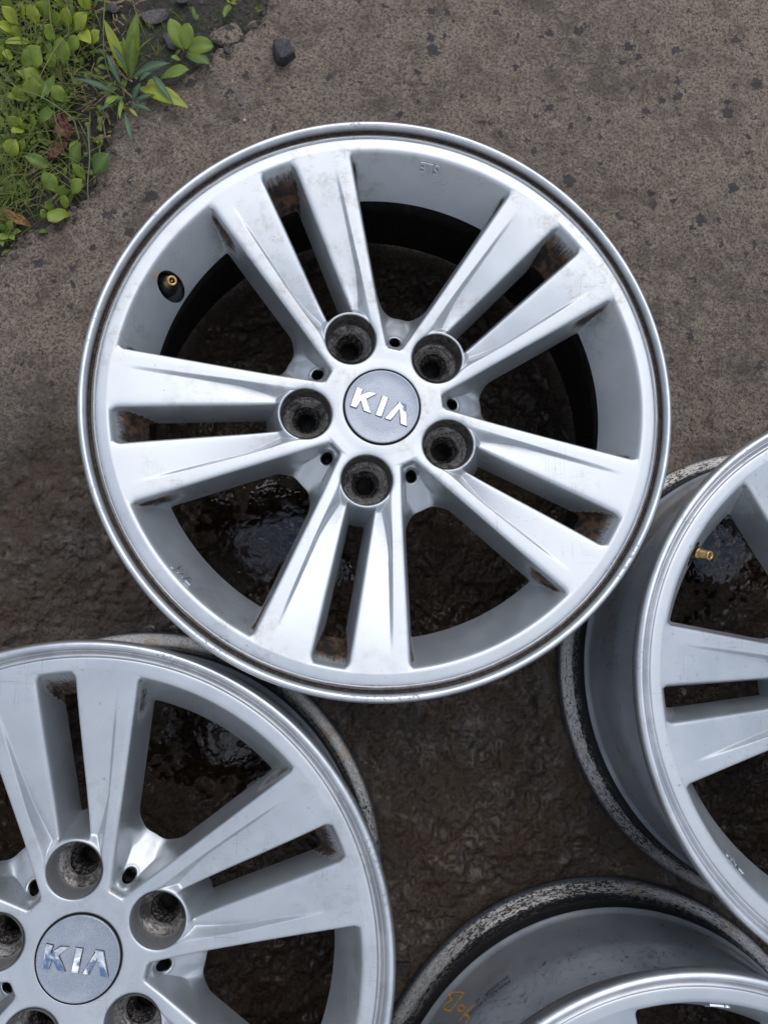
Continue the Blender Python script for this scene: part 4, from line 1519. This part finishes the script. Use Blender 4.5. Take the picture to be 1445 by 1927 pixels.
plant('sprout', 294, 104, [(298, 106, 305, 84, 4, LN, -2, 8), (297, 106, 283, 82, 3, GR, -2, 8), (299, 106, 316, 82, 3, GR, -2, 8), (296, 106, 290, 96, 3, GR, -2, 6), (298, 106, 300, 78, 4, GR, -2, 9)],
      M['grass'], "thin wiry sprout in moss above the bluish weed", 'plant', None)
plant('moss_tuft', 487, 16, [(487, 17, 487 + int(9 * math.cos(a)), 16 + int(9 * math.sin(a)), 2.5, GR, -2, 3) for a in [i * 0.7 for i in range(9)]],
      M['yleaf'], "star-shaped tuft of moss at the slab corner by the top edge", 'moss', None)

# longer single grass blades and stalks
def stalk(name, pts, wpx, mat, label, cat):
    P = [at(x, y, z / 1000) for x, y, z in pts]
    o = P[0].copy()
    co_, fs = [], []
    path = []
    for a, b in zip(P[:-1], P[1:]):
        path += [a.lerp(b, i / 5) for i in range(5)]
    path.append(P[-1])
    for i in range(1, len(path) - 1): path[i] = (path[i - 1] + path[i] * 2 + path[i + 1]) / 4
    r = (at(700 + wpx / 2, 900) - at(700, 900)).length
    for i, p in enumerate(path):
        d = (path[min(i + 1, len(path) - 1)] - path[max(i - 1, 0)]).normalized()
        s = d.cross(Vector((0, 0, 1))).normalized()
        u = s.cross(d)
        rr = r * (1 - 0.55 * i / len(path))
        for k in range(5):
            a = k * 2 * math.pi / 5
            co_.append(p - o + (s * math.cos(a) + u * math.sin(a)) * rr)
        if i:
            m = len(co_) - 10
            for k in range(5): fs.append((m + k, m + (k + 1) % 5, m + 5 + (k + 1) % 5, m + 5 + k))
    ob = mesh_obj(name, co_, fs, mat)
    ob.location = o
    tag(ob, label, cat)
    return ob


gs = M['grass']
gs_attr = simple('stalk_green', (0.17, 0.22, 0.07), 0, .5, None, .3)
stalk('grass_stalk', [(150, 262, 4), (139, 222, 14), (96, 192, 22), (70, 178, 26), (34, 168, 24), (0, 134, 16)], 3.2, gs_attr,
      "long bent green stalk arching across the weeds to the left edge", 'grass')
stalk('grass_stalk', [(200, -10, 34), (195, 40, 24), (196, 100, 12), (205, 140, 2), (214, 156, -4)], 3.0, gs_attr,
      "upright green stalk running down from the top edge beside the lance leaves", 'grass')
stalk('grass_stalk', [(92, -8, 30), (96, 40, 26), (110, 110, 14), (118, 155, 2)], 2.2, gs_attr,
      "thin green stalk standing in front of the topmost plantains", 'grass')
stalk('straw', [(40, 255, 2), (85, 247, 6), (120, 245, 6), (168, 251, 3)], 1.8, M['straw'],
      "pale dry straw lying across the red-brown dead leaf", 'straw')
stalk('straw', [(66, 166, 12), (84, 128, 20), (104, 92, 24), (130, 60, 26)], 1.8, M['straw'],
      "pale dry straw slanting over the broad leaves in the middle of the weeds", 'straw')
stalk('straw', [(245, 4, -2), (262, 22, 0), (270, 34, 2), (278, 50, 0)], 2.4, simple('brown_straw', (0.17, 0.09, 0.05), 0, .6, None, .3),
      "short brown straw with a pale tip on the soil by the purplish stone", 'straw')
stalk('root_runner', [(108, 120, 6), (112, 150, 4), (132, 165, 2), (150, 178, 0), (175, 200, -3)], 3.4, simple('brown_runner', (0.16, 0.085, 0.04), 0, .6, None, .4),
      "brown runner stem snaking among the weeds above the dead leaf", 'stem')
stalk('grass_stalk', [(166, 235, 8), (170, 300, 6), (165, 350, 4), (168, 388, 1)], 4.2, simple('hairy_stem', (0.14, 0.17, 0.09), 0, .7, None, .3),
      "thick pale green stem ending on the slab edge beside the large plantain", 'grass')


def dead_leaf(name, px, py, wpx, hpx, z0, mat, label, rot, seed):
    p = at(px, py, z0)
    sw = (at(px + wpx / 2, py, z0) - at(px - wpx / 2, py, z0)).length / 2
    sh = (at(px, py + hpx / 2, z0) - at(px, py - hpx / 2, z0)).length / 2
    n_ = 22
    u, v = np.meshgrid(np.linspace(-1, 1, n_), np.linspace(-1, 1, n_))
    wd = np.sqrt(np.clip(1 - v ** 2, 0.01, 1)) * (0.8 + 0.3 * vnoise(v, v * 0, .3, seed))
    x = u * wd * sw + 0.2 * sw * vnoise(v, u, .6, seed + 1)
    y = v * sh
    z = 0.35 * sw * np.abs(vnoise(u, v, .55, seed + 2)) + 0.25 * sw * vnoise(u * 2, v * 2, .5, seed + 3) + 0.3 * sw * u * u
    rm = Matrix.Rotation(rot, 3, 'Z')
    co_ = [rm @ Vector(c) for c in np.stack([x.ravel(), y.ravel(), z.ravel()], -1)]
    i_ = np.arange(n_ * n_).reshape(n_, n_)
    f = np.stack([i_[:-1, :-1], i_[:-1, 1:], i_[1:, 1:], i_[1:, :-1]], -1).reshape(-1, 4)
    o = mesh_obj(name, co_, f, mat)
    o.location = p
    tag(o, label, 'dead leaf')
    return o


dead_leaf('dead_leaf', 119, 240, 46, 50, 0.006, M['dead'], "crumpled red-brown dead leaf among the weeds, the upper and wider one", 0.4, 40)
dead_leaf('dead_leaf', 108, 284, 26, 46, 0.003, M['dead'], "small curled red-brown dead leaf just above the large plantain", -0.7, 44)
dead_leaf('dead_leaf', 30, 410, 20, 62, 0.003, M['deado'], "ochre rolled dead leaf at the left edge above the seedling rosette", 1.05, 48)
dead_leaf('dead_leaf', 176, 18, 14, 14, 0.006, M['dead'], "little orange-brown dead leaf near the top edge beside the bright plantain", 0.2, 52)

lc, lf_ = [], []
for i in range(260):
    px, py = random.uniform(-40, 260), random.uniform(-40, 440)
    p = at(px, py, -0.006)
    if edge_dist(np.array([p.x]), np.array([p.y]))[0] < 0.006: continue
    a = random.uniform(0, 6.28); Ln = random.uniform(.006, .035); wd = random.uniform(.0004, .0011)
    z = float(soil_h(np.array([p.x]), np.array([p.y]))[0]) + random.uniform(.001, .006)
    d_ = Vector((math.cos(a), math.sin(a), random.uniform(-.1, .25))); sd = Vector((-math.sin(a), math.cos(a), .3)) * wd
    k0 = len(lc); b_ = Vector((p.x, p.y, z))
    bend = Vector((random.uniform(-1, 1), random.uniform(-1, 1), 0.2)) * Ln * .2
    for t_ in (0, .5, 1):
        q = b_ + d_ * Ln * t_ + bend * (t_ * (1 - t_) * 4)
        lc += [q - sd, q + sd]
    lf_ += [(k0, k0 + 1, k0 + 3, k0 + 2), (k0 + 2, k0 + 3, k0 + 5, k0 + 4)]
lit = mesh_obj('dry_litter', lc, lf_, simple('litter_straw', (0.30, 0.21, 0.11), 0, .7, None, .7), smooth=False)
tag(lit, "dry brown stems and straw litter between the weeds", 'litter', kind='stuff')

# ground cover between them: small leaves, blades, moss shoots nobody could count
cc, cf, cv = [], [], []
k_ = 0
tries = 0
while k_ < 2200 and tries < 60000:
    tries += 1
    px = random.uniform(-60, 330)
    py = random.uniform(-60, 470)
    dens = 1.0 if px + py * 0.42 < 215 else 0.22
    if px > 240 or (px > 180 and py < 60): dens = 0.05
    if random.random() > dens: continue
    p = at(px, py, -0.006)
    if edge_dist(np.array([p.x]), np.array([p.y]))[0] < 0.004: continue
    low = py > 290
    a = random.uniform(0, 2 * math.pi)
    if random.random() < (0.75 if low else 0.45):
        Ln = random.uniform(.010, .055); wd = random.uniform(.0006, .0018); kd = GR
    else:
        Ln = random.uniform(.006, .015); wd = Ln * random.uniform(.35, .6); kd = random.choice((O, LN, RD))
    B = Vector((p.x, p.y, float(soil_h(np.array([p.x]), np.array([p.y]))[0])))
    T = B + Vector((math.cos(a) * Ln, math.sin(a) * Ln, random.uniform(.1, .75) * Ln + 0.002))
    if edge_dist(np.array([T.x]), np.array([T.y]))[0] < -0.004: continue
    c, f, v = leaf_geo(B, T, wd, kd, arch=random.uniform(.05, .3), fold=.2, n=5)
    m0 = len(cc)
    cc += c
    cf += [tuple(i + m0 for i in q) for q in f]
    cv += v
    k_ += 1
cover = mesh_obj('ground_cover', cc, cf, M['grass'], attrs={'vein': cv})
tag(cover, "fine grass blades and small shoots filling the soil patch", 'ground cover', kind='stuff')
print('SCENE BUILT', len(bpy.data.objects))
